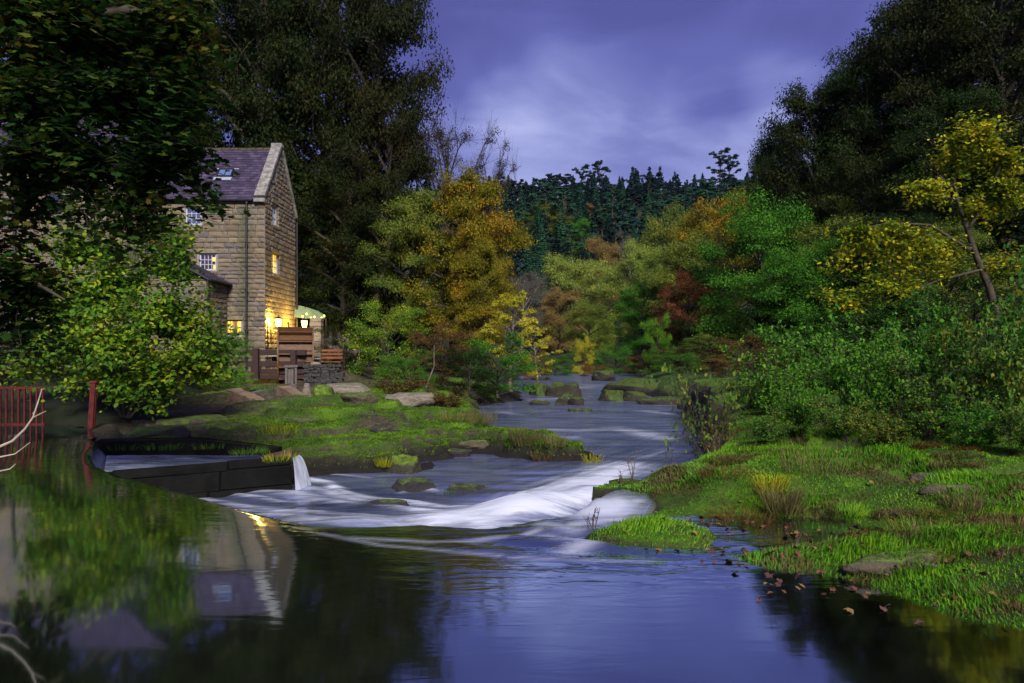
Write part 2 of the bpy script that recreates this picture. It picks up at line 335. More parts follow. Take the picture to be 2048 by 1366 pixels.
def watermat(name, river):
    m, nt = newmat(name); p = pos(nt)
    foam = nd(nt, 'ShaderNodeAttribute', attribute_name='foam').outputs['Fac']
    if river:
        st = noise(nt, p, 1.0, 4, .55, .6, mapsc=(.55, 2.2, 1))
        st2 = noise(nt, p, 1.0, 5, .7, .5, mapsc=(1.5, 9.0, 1))
        pr = nd(nt, 'ShaderNodeMapping', {'Vector': nd(nt, 'ShaderNodeMapping', {'Vector': p, 'Rotation': (0, 0, math.radians(34))}).outputs[0], 'Scale': (5.0, .45, 1)}).outputs[0]; st3 = noise(nt, pr, 1.0, 5, .7, .4)
        st2 = mixc(nt, nd(nt, 'ShaderNodeAttribute', attribute_name='chute').outputs['Fac'], st2, st3)
        ff = mth(nt, 'ADD', foam, mth(nt, 'MULTIPLY', mth(nt, 'MULTIPLY', mth(nt, 'SUBTRACT', mth(nt, 'ADD', mth(nt, 'MULTIPLY', st, .4), mth(nt, 'MULTIPLY', st2, .6)), .5), 6.5), mth(nt, 'MULTIPLY', foam, mth(nt, 'SUBTRACT', 1.35, foam))), clamp=True)
        silk = mixc(nt, ramp(nt, st, [(.35, (0, 0, 0)), (.7, (1, 1, 1))]), (.024, .034, .080), (.070, .095, .22))
        base = mixc(nt, ff, silk, (.56, .60, .70))
        gl = nd(nt, 'ShaderNodeBsdfGlossy', {'Color': (.72, .78, .95, 1), 'Roughness': .2})
        bn = nd(nt, 'ShaderNodeBump', {'Strength': .35, 'Distance': .06, 'Height': st}); nt.links.new(bn.outputs[0], gl.inputs['Normal'])
        di = nd(nt, 'ShaderNodeBsdfDiffuse', {'Color': base})
        fac = mth(nt, 'MULTIPLY', mth(nt, 'SUBTRACT', 1.0, ff), .58)
        mx = nd(nt, 'ShaderNodeMixShader', {0: fac, 1: di.outputs[0], 2: gl.outputs[0]})
        outm(nt, mx.outputs[0]); return m
    lw = nd(nt, 'ShaderNodeLayerWeight', {'Blend': .5}).outputs['Facing']
    fac = mth(nt, 'ADD', .34, mth(nt, 'MULTIPLY', mth(nt, 'POWER', lw, 2.0), .62), clamp=True)
    w = noise(nt, p, 1.0, 1, .4, .3, mapsc=(.9, .5, 1))
    slick = nd(nt, 'ShaderNodeAttribute', attribute_name='slick').outputs['Fac']
    st = noise(nt, p, 1.0, 3, .5, .8, mapsc=(1.6, 7.0, 1))
    hh = mth(nt, 'ADD', mth(nt, 'MULTIPLY', w, .006), mth(nt, 'MULTIPLY', mth(nt, 'MULTIPLY', st, slick), .030))
    bn = nd(nt, 'ShaderNodeBump', {'Strength': 1.0, 'Distance': 1.0, 'Height': hh})
    gl = nd(nt, 'ShaderNodeBsdfGlossy', {'Color': (.80, .90, 1.0, 1), 'Roughness': .055, 'Normal': bn.outputs[0]})
    tr = nd(nt, 'ShaderNodeBsdfTransparent', {'Color': (.42, .38, .25, 1)})
    deep = nd(nt, 'ShaderNodeAttribute', attribute_name='deep').outputs['Fac']
    di0 = nd(nt, 'ShaderNodeBsdfDiffuse', {'Color': (.010, .013, .007, 1)})
    sub = nd(nt, 'ShaderNodeMixShader', {0: deep, 1: tr.outputs[0], 2: di0.outputs[0]})
    mx = nd(nt, 'ShaderNodeMixShader', {0: fac, 1: sub.outputs[0], 2: gl.outputs[0]})
    ff = mth(nt, 'ADD', foam, mth(nt, 'MULTIPLY', mth(nt, 'MULTIPLY', mth(nt, 'SUBTRACT', st, .5), 2.5), mth(nt, 'MULTIPLY', foam, mth(nt, 'SUBTRACT', 1.1, foam))), clamp=True)
    di = nd(nt, 'ShaderNodeBsdfDiffuse', {'Color': (.56, .60, .70, 1)})
    mx2 = nd(nt, 'ShaderNodeMixShader', {0: ff, 1: mx.outputs[0], 2: di.outputs[0]})
    outm(nt, mx2.outputs[0]); return m
WPOND = watermat('pond_water', False); WRIV = watermat('silky_river_water', True)

# ------------------------------------------------------------------ plan of the place
LIP = [(-7.25, 11.9), (-6.75, 10.8), (-6.15, 9.9), (-5.35, 9.1), (-4.46, 8.4), (-3.43, 7.55), (-2.7, 6.95), (-1.9, 6.45), (-1.46, 6.45), (-.88, 6.55), (-.22, 6.40),
       (.28, 6.75), (.60, 6.85), (.82, 7.1), (.92, 7.5), (1.0, 7.85)]
BANKP = [(1.28, 7.95), (1.52, 7.65), (1.50, 7.05), (1.32, 6.55), (1.42, 6.42), (1.78, 6.50), (2.30, 6.52), (3.05, 6.40), (3.30, 6.05), (2.6, 5.72), (2.1, 5.55), (1.62, 5.30), (1.83, 4.95), (2.23, 4.82), (2.45, 4.5), (2.6, 4.2), (2.72, 4.0), (2.9, 3.85), (3.6, 3.5), (5.0, 3.0), (7, 2.2), (9, 0), (9, -12)]
POND = LIP + BANKP + [(-14, -12), (-10.2, 2), (-9.4, 7), (-10.8, 11), (-12.4, 13.5), (-12, 14.6), (-10, 14.9), (-8.8, 14.2), (-8.2, 13.2)]
CLUMP = [(.56, 5.80), (.85, 6.02), (1.20, 6.22), (1.62, 6.14), (1.80, 5.80), (1.58, 5.48), (1.15, 5.47), (.80, 5.58)]
RIVER = [(-5.3, 9.6), (-4.3, 8.85), (-3.25, 8.0), (-2.55, 7.35), (-1.85, 6.9), (-1.46, 6.9), (-.88, 7.0), (-.2, 6.85), (.2, 7.2), (.5, 7.3), (.7, 7.6), (.85, 8.0),
         (1.0, 8.05), (1.40, 8.6), (2.0, 9.2), (2.8, 10.4), (3.6, 12.5), (4.7, 17.4), (5.8, 23), (7.0, 29.5), (6.4, 33), (5.8, 41), (7.5, 50), (16.5, 56), (60, 62),
         (60, 80), (20, 74), (4.2, 70), (1.6, 60), (1.0, 45), (.92, 35), (.8, 30.5), (-1.18, 27.3), (-.9, 22.4), (-.33, 18.5), (.7, 16.2), (1.78, 14.9), (1.85, 14.2), (.79, 14.0),
         (-.69, 14.8), (-1.6, 13.8), (-1.63, 12.8), (-2.98, 12.5), (-3.55, 12.2), (-3.68, 11.4), (-5.7, 10.15)]
PASS = [(-6.9, 11.3), (-6.2, 10.1), (-5.75, 10.1), (-3.75, 11.2), (-4.3, 12.0), (-5.6, 12.05), (-6.9, 11.75)]
def hfun(X, Y):
    X = np.asarray(X, float); Y = np.asarray(Y, float)
    dR = sdp(X, Y, RIVER); dR = dR + (.9 * (fbm(X * .8, Y * .8, 91) - .5) + .5 * (fbm(X * 2.6, Y * 2.6, 92) - .5)) * sst(Y, 12.2, 13.2) * (1 - sst(Y, 40, 60)); dP = sdp(X, Y, POND); dC = sdp(X, Y, CLUMP); dS = sdp(X, Y, PASS)
    n1 = fbm(X * .9, Y * .9, 3); n2 = fbm(X * 2.6, Y * 2.6, 8); n3 = fbm(X * .12, Y * .12, 11)
    # right bank: tussocky turf, low ledges, rising into the wood
    rb = .045 + .10 * sst(np.minimum(dR, dP), 0, 2.2) + .16 * (n1 - .5) * sst(np.minimum(dR, dP), .1, .9) + .16 * (n2 - .5) * sst(np.minimum(dR, dP), 0, .6)
    rb += .045 * np.clip(Y - 9, 0, 9) + .02 * np.clip(X - 3, 0, 10)
    rb *= 1 - .75 * sst(Y, 18, 34) * (1 - sst(X, 12, 20))
    rb += .55 * np.clip(X - (14 + .12 * Y), 0, 60) * sst(Y, -20, 10)
    led = fbm(X * .35 + 4, Y * 1.5, 21)
    rb += .14 * sst(led, .48, .505) * sst(Y, 5.2, 7) * sst(np.minimum(dR, dP), .25, .8)
    # left shelf: bedding planes stepping up from the water
    s = -.70 + .48 * sst(dR, 0, .7) + .22 * sst(dR, .7, 4) + .004 * np.clip(Y - 14, 0, 40) + .75 * (fbm(X * .45, Y * .8, 5) - .5) * sst(dR, 0, 1.5)
    q = s / .20 + .5 * (n1 - .5); qi = np.floor(q); fr = q - qi
    ls = (qi + sst(fr, .86, .99)) * .20 + .16 * (n2 - .5)
    ls = np.maximum(ls, -.64)
    yard = .55 + .1 * (n1 - .5); ls = ls + (yard - ls) * sst(Y, 31.7, 33) * sst(-X, 6, 8)
    bank = .25 + .5 * sst(Y, 14, 20) + .3 * (n1 - .5)
    ls = ls + (bank - ls) * sst(np.interp(Y, [12, 18, 22, 26, 31], [-8.1, -9.0, -9.4, -11.5, -12.6]) - X, 0, 1.2) * (1 - sst(Y, 31, 33))
    ls += .32 * np.clip(Y - 44, 0, 80) * sst(-X, 3, 14) + .3 * np.clip(-X - 36, 0, 60)
    side = sst(X, np.interp(Y, [0, 8, 14, 30, 45, 60], [.5, .5, 2.2, 3.0, 3.2, 6]) - .2, np.interp(Y, [0, 8, 14, 30, 45, 60], [.5, .5, 2.2, 3.0, 3.2, 6]) + .2)
    land = ls + (rb - ls) * side
    fl = sst(Y, 68, 95)
    mid = 1.0 + (6 * sst(np.abs(X - 12), 12, 60) + .10 * np.clip(Y - 80, 0, 50) * sst(X, 8, 60)) * (1 - sst(Y, 110, 220))
    hill = np.interp(Y, [0, 110, 130, 150, 170, 200, 240, 300, 340, 700], [0, 0, 3, 10, 20, 34, 50, 61, 64, 78]) + (n3 - .5) * 8 * sst(Y, 110, 200) + .012 * np.clip(X, -50, 120) * sst(Y, 150, 300)
    land = land + (mid + hill - land) * fl
    z = land
    e = np.minimum(dP, dR)
    w = np.where(side > .5, .45, .22) + .16 * np.clip(Y - 22, 0, 30)
    z = np.where(dR > 0, -.74 + (z + .74) * sst(dR / w), z)
    z = np.where(dR <= 0, -.75 - .45 * sst(-dR, 0, .8), z)
    zp = -.02 + (np.maximum(z, .02) + .02) * sst(dP / .35)
    z = np.where((dP > 0) & (dR > .0) & (dP < .5) & (side > .5) & (Y < 8.5), zp, z)
    z = np.where((dP > 0) & (dP < .5) & (Y > 11.9) & (X < -7), zp, z)
    lipd = seg_dist(X, Y, LIP)
    bed = -.06 - .16 * sst(-dP, 0, .8) - .5 * sst(-dP, .6, 2.4)
    shallow = sst(X, .9, 1.7) * sst(Y, 2.5, 4.5)
    bed = bed * (1 - shallow) + shallow * (-.05 - .22 * sst(-dP, 0, 1.6))
    z = np.where(dP <= 0, bed, z)
    z = np.where((dP > 0) & (lipd < .75) & (X < .9), np.minimum(z, -.80), z)
    z = np.where((dP <= 0) & (lipd < .5) & (X < 1.0), np.minimum(z, -.32), z)
    z = np.where(dS < .15, np.minimum(z, -.75), z)
    cz = .03 + .09 * sst(-dC, 0, .35) + .08 * (n2 - .5)
    z = np.where(dC < 0.0, np.maximum(z, cz * sst(-dC, 0, .08) - .05 * (1 - sst(-dC, 0, .08))), z)
    return z, dR, dP, dC

def axis(segs):
    out = []
    for a, b, st in segs: out.append(np.arange(a, b - 1e-6, st))
    return np.concatenate(out + [[segs[-1][1]]])
def grid_mesh(xs, ys, Z):
    nx, ny = len(xs), len(ys); X, Y = np.meshgrid(xs, ys)
    V = np.stack([X.ravel(), Y.ravel(), Z.ravel()], 1)
    i = np.arange(nx * ny).reshape(ny, nx)
    Q = np.stack([i[:-1, :-1], i[:-1, 1:], i[1:, 1:], i[1:, :-1]], -1).reshape(-1, 4)
    return V, Q
xs = axis([(-700, -160, 30), (-160, -60, 8), (-60, -20, 2), (-20, -8.5, .3), (-8.5, 8.5, .075), (8.5, 20, .4), (20, 60, 2), (60, 160, 8), (160, 700, 30)])
ys = axis([(-200, -20, 20), (-20, 2, 1.5), (2, 3, .2), (3, 16, .065), (16, 34, .16), (34, 60, .8), (60, 130, 2.5), (130, 400, 8), (400, 1000, 40)])
X, Y = np.meshgrid(xs, ys); Z, dR, dP, dC = hfun(X, Y)
V, Q = grid_mesh(xs, ys, Z)
moss = np.where(X < 0, sst(fbm(X * .7, Y * 1.3, 31), .30, .48) * sst(Z, -.6, -.4) * sst(X, -8.0, -4.8), 1.0)
moss = np.where((dP < 0) & (dC > -.03), 0, moss)
damp = (1 - sst(Z + .12 * (fbm(X * 2, Y * 2, 95) - .5), -.50, -.26)) * (dP > 0)
far = np.maximum(sst(Y, 36, 48), sst(np.interp(Y, [12, 18, 22, 26, 31, 33, 34], [-8.1, -9.0, -9.4, -11.5, -12.6, -12.6, -30]) - X, 0, .6)); far = np.maximum(far, sst(X, 6, 10) * sst(Y, 9, 12) * .7)
wet = sst(-dP, -.12, .02) * (1 - (dC < -.05))
me = mesh_np('ground', V, Q, True, {'moss': ('POINT', moss.ravel()), 'far': ('POINT', far.ravel()), 'wet': ('POINT', wet.ravel()), 'damp': ('POINT', damp.ravel())})
tag(link('ground', me, [GROUND]), 'mossy river banks and wooded hillsides', kind='structure')
HX, HY, HZ = xs, ys, Z
def gz(x, y):
    x = np.asarray(x, float); y = np.asarray(y, float)
    i = np.clip(np.searchsorted(HX, x) - 1, 0, len(HX) - 2); j = np.clip(np.searchsorted(HY, y) - 1, 0, len(HY) - 2)
    fx = (x - HX[i]) / (HX[i + 1] - HX[i]); fy = (y - HY[j]) / (HY[j + 1] - HY[j])
    return (HZ[j, i] * (1 - fx) + HZ[j, i + 1] * fx) * (1 - fy) + (HZ[j + 1, i] * (1 - fx) + HZ[j + 1, i + 1] * fx) * fy

# ---- mill pond, drawn down and pouring over the curved weir
def keep_quads(V, Q, keepv):
    Q = Q[keepv[Q].all(1)]
    used = np.unique(Q); remap = np.full(len(V), -1); remap[used] = np.arange(len(used))
    return V[used], remap[Q], used
px_ = axis([(-17, -8.6, .4), (-8.6, 3.4, .05), (3.4, 9, .3)]); py_ = axis([(-12, 2, 1.0), (2, 4, .1), (4, 12.2, .05), (12.2, 15.4, .2)])
X, Y = np.meshgrid(px_, py_); dP = sdp(X, Y, POND); dl = seg_dist(X, Y, LIP)
out = np.where(dP > 0, dl, 0)
crest = .05 + .03 * sst(X, -3, -1)
z = -crest * np.exp(-dl / .55) * np.where(X > 1.05, np.exp(-(X - 1.05) * 6), 1)
z = np.where((dP > 0) & (dl < .8), -crest - .75 * (out / .42) ** 1.5, z)
blob_ = np.exp(-(((X - .90) / .34) ** 2 + ((Y - 7.10) / .50) ** 2)); z = z + .07 * blob_ * (dP < .3)
# standing waves and streaks below the slick, right of centre
wv = np.exp(-(((X - .55) / .9) ** 2 + ((Y - 5.85) / .5) ** 2)); z = z + .03 * wv * np.sin(X * 5 + Y * 13) * (dP < 0)
foam = np.clip(1.5 * blob_, 0, .93) * sst(X, .35, .62)
foam = np.maximum(foam, sst(out, .02, .25) * (dl < .8) * (X < 1.12) * (.25 + .75 * sst(X, -6, -7)))
for pts, wd_, a in (([G(1150, 1040), G(1240, 1035), G(1275, 1000)], .10, .6), ([G(1090, 1065), G(1180, 1085), G(1130, 1100)], .10, .42), ([G(700, 1068), G(860, 1080), G(1010, 1068), G(1080, 1050)], .05, .30),
                    ([G(640, 1058), G(760, 1086), G(1000, 1108)], .035, .26), ([G(1030, 1112), G(1170, 1120), G(1300, 1122)], .035, .28), ([G(1090, 1035), G(1150, 1055)], .12, .35)):
    foam = np.maximum(foam, a * np.exp(-(seg_dist(X, Y, pts) / wd_) ** 2))
slick = np.exp(-dl / .8) * sst(X, -2.5, -.5) + np.exp(-(((X - .9) / 1.0) ** 2 + ((Y - 5.7) / .7) ** 2)); slick = np.clip(slick, 0, 1)
slick = np.maximum(slick, .25 * np.exp(-dl / .6))
deep = np.clip(1 - sst(X, .9, 2.0) * sst(Y, 2.6, 4.2) * (1 - .75 * sst(Y, 5.2, 5.7)), 0, 1)
V, Q = grid_mesh(px_, py_, z)
keep = ((dP < .12) | ((dl < .50) & (X < 1.06))).ravel()
V, Q, u = keep_quads(V, Q, keep)
me = mesh_np('mill_pond_water', V, Q, True, {'foam': ('POINT', foam.ravel()[u]), 'slick': ('POINT', slick.ravel()[u]), 'deep': ('POINT', deep.ravel()[u])})
tag(link('pond_water', me, [WPOND]), 'still dark mill pond pouring over the curved weir lip', kind='structure')

# ---- lower river with long silky foam
rx = axis([(-7, 3.2, .06), (3.2, 9, .3), (9, 60, 3)]); ry = axis([(6, 15.5, .05), (15.5, 34, .25), (34, 82, 2)])
X, Y = np.meshgrid(rx, ry); dR = sdp(X, Y, RIVER)
R7 = lambda a: [G(x, y, -.68) for x, y in a]
foam = .03 + .12 * fbm(X * .5, Y * 1.2, 41)
strokes = [([(1255, 932), (1215, 948), (1160, 968), (1100, 1000), (1000, 1035), (900, 1045)], .58, 1.0),
           ([(1210, 960), (1120, 985), (1040, 1015), (950, 1040)], .55, 1.0), ([(1180, 1010), (1080, 1030), (960, 1050)], .5, 1.0),
           ([(590, 955), (650, 965), (700, 990), (800, 1000), (900, 1015), (980, 1020)], .13, .75), ([(620, 975), (720, 1000), (830, 1020), (960, 1035)], .16, .6),
           ([(250, 945), (330, 962), (430, 975), (560, 985), (700, 1010)], .22, .52), ([(300, 975), (420, 1000), (560, 1020), (760, 1040)], .14, .48),
           ([(440, 985), (560, 1000), (640, 1005)], .08, .55), ([(600, 942), (690, 950), (740, 955)], .07, .55), ([(800, 985), (840, 975), (880, 985)], .08, .5),
           ([(480, 1025), (640, 1042), (820, 1048), (960, 1050)], .22, .55), ([(1100, 860), (1160, 862), (1230, 858)], .35, .4), ([(1080, 872), (1150, 874)], .25, .38),
           ([(1240, 858), (1330, 875)], .5, .5), ([(1290, 822), (1380, 830)], .4, .45), ([(1000, 822), (1060, 835)], .4, .22), ([(1100, 775), (1190, 772)], 1.0, .5), ([(1060, 800), (1130, 797)], .8, .35), ([(1340, 748), (1400, 747)], 1.6, .95),
           ([(1280, 918), (1340, 900)], .4, .25)]
for pts, w_, a in strokes:
    foam = np.maximum(foam, a * np.exp(-(seg_dist(X, Y, R7(pts)) / w_) ** 2))
near_lip = np.exp(-seg_dist(X, Y, LIP) / .5); foam = np.maximum(foam, .75 * near_lip * sst(X, -6, -2))
foam = np.clip(foam, 0, 1)
wave = fbm(X * .8 + 2, Y * 2.4, 51, 3) - .5
z = -.68 + .14 * wave * sst(14 - Y, 0, 4) + .05 * foam * sst(14 - Y, 0, 3) + .18 * np.exp(-seg_dist(X, Y, R7([(1180, 1000), (1040, 1030)])) ** 2 / .25)
z += .05 * (fbm(X * .5, Y * .8, 52, 2) - .5) * sst(Y, 13, 16)
V, Q = grid_mesh(rx, ry, z); V, Q, u = keep_quads(V, Q, (dR < 1.1).ravel())
me = mesh_np('river_water', V, Q, True, {'foam': ('POINT', foam.ravel()[u]), 'chute': ('POINT', (sst(Y, 9.3, 10.8) * sst(X, -1.5, .2) * (1 - sst(Y, 16, 20))).ravel()[u])})
tag(link('river_water', me, [WRIV]), 'silky blue river with white water below the weir', kind='structure')

#@@WEIR
# ---- weir body under the lip
mb = MB(); zt, zb = -.13, -1.3
for i in range(len(LIP) - 3):
    a = Vector((*LIP[i], 0)); b = Vector((*LIP[i + 1], 0)); d = (b - a).normalized(); n = Vector((-d.y, d.x, 0))
    q = [a - n * .14, a + n * .04, b + n * .04, b - n * .14]
    mb.add([(v.x, v.y, z_) for z_ in (zb, zt) for v in q], [(0, 3, 2, 1), (4, 5, 6, 7), (0, 1, 5, 4), (1, 2, 6, 5), (2, 3, 7, 6), (3, 0, 4, 7)])
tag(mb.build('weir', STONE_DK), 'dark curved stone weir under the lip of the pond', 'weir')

# ---- fish pass beside the weir
fp = tag(empty('fish_pass', (-5.5, 10.8, -.7)), 'dark concrete fish pass channel at the left end of the weir', 'fish pass')
def local(o, p): return (p[0] - o.location[0], p[1] - o.location[1], p[2] - o.location[2])
def prism(poly, z0, z1, o=None):
    ox = o.location if o else (0, 0, 0); n = len(poly)
    z0 = z0 if isinstance(z0, (list, tuple)) else [z0] * n; z1 = z1 if isinstance(z1, (list, tuple)) else [z1] * n
    vs_ = [(p[0] - ox[0], p[1] - ox[1], z - ox[2]) for p, z in zip(poly, z0)] + [(p[0] - ox[0], p[1] - ox[1], z - ox[2]) for p, z in zip(poly, z1)]
    return vs_, [tuple(range(n))[::-1], tuple(range(n, 2 * n))] + [(i, (i + 1) % n, n + (i + 1) % n, n + i) for i in range(n)]
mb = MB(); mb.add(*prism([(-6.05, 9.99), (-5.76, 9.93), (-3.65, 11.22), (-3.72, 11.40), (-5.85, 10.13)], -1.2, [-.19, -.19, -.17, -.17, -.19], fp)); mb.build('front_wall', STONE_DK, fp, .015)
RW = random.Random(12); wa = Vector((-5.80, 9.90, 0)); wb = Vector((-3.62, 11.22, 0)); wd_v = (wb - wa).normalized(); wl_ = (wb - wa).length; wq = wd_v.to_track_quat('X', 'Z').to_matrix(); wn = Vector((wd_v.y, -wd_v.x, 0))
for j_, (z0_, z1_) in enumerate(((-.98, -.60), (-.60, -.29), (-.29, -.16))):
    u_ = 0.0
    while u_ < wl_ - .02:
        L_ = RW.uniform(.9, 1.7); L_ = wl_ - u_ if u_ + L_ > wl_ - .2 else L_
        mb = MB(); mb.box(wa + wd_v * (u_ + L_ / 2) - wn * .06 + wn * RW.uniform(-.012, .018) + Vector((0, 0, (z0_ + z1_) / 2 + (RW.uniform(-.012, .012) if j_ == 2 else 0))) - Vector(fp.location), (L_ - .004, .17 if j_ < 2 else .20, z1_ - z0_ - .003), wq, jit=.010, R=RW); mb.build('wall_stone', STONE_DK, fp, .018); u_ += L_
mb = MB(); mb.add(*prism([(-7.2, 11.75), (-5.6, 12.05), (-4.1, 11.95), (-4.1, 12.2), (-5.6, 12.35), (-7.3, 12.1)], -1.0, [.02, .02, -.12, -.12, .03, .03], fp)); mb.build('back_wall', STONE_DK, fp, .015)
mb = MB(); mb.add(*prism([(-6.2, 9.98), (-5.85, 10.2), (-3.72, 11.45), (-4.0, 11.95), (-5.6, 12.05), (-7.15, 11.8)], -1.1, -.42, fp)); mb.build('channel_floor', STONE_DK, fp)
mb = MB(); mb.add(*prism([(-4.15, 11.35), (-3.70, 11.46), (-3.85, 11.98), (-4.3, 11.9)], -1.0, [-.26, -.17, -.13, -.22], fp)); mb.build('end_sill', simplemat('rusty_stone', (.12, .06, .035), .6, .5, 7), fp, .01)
gx_ = np.linspace(0, 1, 60); gy_ = np.linspace(0, 1, 14)
U, W_ = np.meshgrid(gx_, gy_)
lo = np.array([[-6.05, 10.12], [-3.9, 11.40]]); hi = np.array([[-7.0, 11.78], [-4.2, 11.98]])
CX = (lo[0, 0] * (1 - U) + lo[1, 0] * U) * (1 - W_) + (hi[0, 0] * (1 - U) + hi[1, 0] * U) * W_
CY = (lo[0, 1] * (1 - U) + lo[1, 1] * U) * (1 - W_) + (hi[0, 1] * (1 - U) + hi[1, 1] * U) * W_
CZ = -.22 + .05 * (fbm(CX * 2, CY * 5, 61) - .5) - .02 * U
V = np.stack([CX.ravel(), CY.ravel(), CZ.ravel()], 1); i = np.arange(CX.size).reshape(CX.shape)
Q = np.stack([i[:-1, :-1], i[:-1, 1:], i[1:, 1:], i[1:, :-1]], -1).reshape(-1, 4)
me = mesh_np('channel_water', V, Q, True, {'foam': ('POINT', (.40 * np.exp(-U * 3.0) + .08).ravel())})
tag(link('channel_water', me, [WRIV]), 'water sliding through the fish pass', kind='structure')
mb = MB(); ty = [(-3.60, 11.28, -.16), (-3.52, 11.38, -.17), (-3.30, 11.42, -.70), (-3.62, 11.12, -.70), (-3.60, 11.24, -.45)]
t = np.linspace(0, 1, 10); A = np.array([-3.61, 11.22]); B = np.array([-3.60, 11.50])
VV = []; 
for k in t:
    dx = .01 + .20 * k ** .8; zz = -.17 - .54 * k ** 1.5
    VV += [(A[0] + dx * .35, A[1] - .02 - .05 * k, zz), (A[0] + dx * .8, (A[1] + B[1]) / 2, zz), (B[0] + dx, B[1] + .05 * k, zz)]
i = np.arange(30).reshape(10, 3); Q = np.stack([i[:-1, :-1], i[:-1, 1:], i[1:, 1:], i[1:, :-1]], -1).reshape(-1, 4)
me = mesh_np('spill_water', VV, Q, True, {'foam': ('POINT', np.full(30, .85))})
tag(link('spill_water', me, [WRIV]), 'white spill off the end of the fish pass', kind='structure')

#@@MILL
# ------------------------------------------------------------------ the mill house
RS = random.Random(7)
mill = tag(empty('mill_house', (-15.4, 34, .4)), 'tall sandstone mill house with purple slate roof and lit windows', 'house')
ML = Vector(mill.location)
def stones_wall(u0, u1, zb, ztop, holes, org, ud, nd_, parent, maxn, course=.25, wl=(.34, .85), limit=None, jointn=0.022):
    """coursed blocks; org + u*ud + z; outward normal nd_; ztop may be a function of u. Returns list of (centre, size)"""
    out = []; z = zb; ud = Vector(ud); nn = Vector(nd_)
    while z < (ztop if not callable(ztop) else max(ztop(u0 + (u1 - u0) * k / 20) for k in range(21))) - .05:
        h = course * RS.uniform(.75, 1.25); u = u0
        if not callable(ztop): h = min(h, ztop - z)
        while u < u1 - .02:
            w = RS.uniform(*wl) if RS.random() > .15 else wl[0] * .7
            if u + w > u1 - .2: w = u1 - u
            spans = [(u, u + w, z, z + h)]
            for a, b, c, d in holes:
                new = []
                for s in spans:
                    if s[1] <= a or s[0] >= b or s[3] <= c or s[2] >= d: new.append(s); continue
                    if s[0] < a - .06: new.append((s[0], a, s[2], s[3]))
                    if s[1] > b + .06: new.append((b, s[1], s[2], s[3]))
                    if s[0] < a and False: pass
                    if s[2] < c - .07: new.append((max(s[0], a), min(s[1], b), s[2], c))
                    if s[3] > d + .07: new.append((max(s[0], a), min(s[1], b), d, s[3]))
                spans = new
            for s in spans:
                um = (s[0] + s[1]) / 2
                if callable(ztop):
                    tp = min(ztop(s[0]), ztop(s[1]))
                    if s[2] > tp - .06: continue
                    s = (s[0], s[1], s[2], min(s[3], tp))
                out.append(((s[0] + s[1]) / 2, (s[2] + s[3]) / 2, s[1] - s[0] - jointn, s[3] - s[2] - jointn))
            u += w
        z += h
    RS.shuffle(out) if limit is None else out.sort(key=limit)
    return [(Vector(org) + ud * c[0] + Vector((0, 0, c[1])), c[2], c[3]) for c in out], ud, nn
def stone_proto(seed):
    R = random.Random(seed); n = 4; vs_ = []; fs = []
    # front face subdivided so it undulates; unit block, x along wall, y outwards, z up
    for j in range(4):
        for i in range(4):
            x = -.5 + i / 3; z = -.5 + j / 3; ed = i in (0, 3) or j in (0, 3)
            vs_.append((x * (.985 if ed else 1), (.0 if ed else R.uniform(.012, .040)), z * (.96 if ed else 1)))
    b = len(vs_)
    for x, z in ((-.5, -.5), (.5, -.5), (.5, .5), (-.5, .5)): vs_.append((x, -.06, z))
    for j in range(3):
        for i in range(3): fs.append((j * 4 + i, j * 4 + i + 1, j * 4 + i + 5, j * 4 + i + 4))
    fs += [(b, b + 1, 3, 2, 1, 0), (b + 1, b + 2, 15, 11, 7, 3), (b + 2, b + 3, 12, 13, 14, 15), (b + 3, b, 0, 4, 8, 12)]
    me = bpy.data.meshes.new('stone'); me.from_pydata(vs_, [], fs); me.update(); return me
PROTO = [stone_proto(s) for s in range(8)]
for p_ in PROTO: p_.materials.append(STONE)
PV = [np.array([v.co[:] for v in p_.vertices]) for p_ in PROTO]; PF = [[tuple(f.vertices) for f in p_.polygons] for p_ in PROTO]
def place_stones(data, parent, n_obj, pl):
    lst, ud, nn = data; ang = math.atan2(ud.y, ud.x)
    for k, (c, w, h) in enumerate(lst[:n_obj]):
        o = bpy.data.objects.new('stone', PROTO[k % 8]); COL.objects.link(o); o.parent = parent
        o.location = c - pl; o.rotation_euler = (0, 0, ang if nn.cross(ud).z > 0 else ang + math.pi); o.scale = (w, 1.0, h)
        if nn.dot(Vector((-math.sin(o.rotation_euler[2]), math.cos(o.rotation_euler[2]), 0))) < 0: o.rotation_euler[2] += math.pi
    rest = lst[n_obj:]
    if rest:
        Vs = []; Fs = []; vv = []; b = 0
        for k, (c, w, h) in enumerate(rest):
            a = PV[k % 8]; u = np.array(ud); n_ = np.array(nn); c0 = np.array(c - pl)
            pts = c0 + a[:, :1] * w * u + a[:, 1:2] * n_ + np.stack([a[:, 0] * 0, a[:, 0] * 0, a[:, 2] * h], 1)
            Vs.append(pts); Fs += [tuple(b + i for i in f) for f in PF[k % 8]]; vv += [RS.random()] * len(PF[k % 8]); b += len(a)
        me = bpy.data.meshes.new('stone'); me.from_pydata(np.concatenate(Vs).tolist(), [], Fs); me.update()
        at = me.attributes.new('v', 'FLOAT', 'FACE'); at.data.foreach_set('value', vv)
        o = link('rubble_stone', me, [STONEV], parent); o['kind'] = 'stuff'
def slab_holes(u0, u1, z0, z1, holes):
    us = sorted({u0, u1, *[h[0] for h in holes], *[h[1] for h in holes]}); zs = sorted({z0, z1, *[h[2] for h in holes], *[h[3] for h in holes]})
    for a, b in zip(us, us[1:]):
        for c, d in zip(zs, zs[1:]):
            m_ = ((a + b) / 2, (c + d) / 2)
            if not any(h[0] < m_[0] < h[1] and h[2] < m_[1] < h[3] for h in holes): yield a, b, c, d
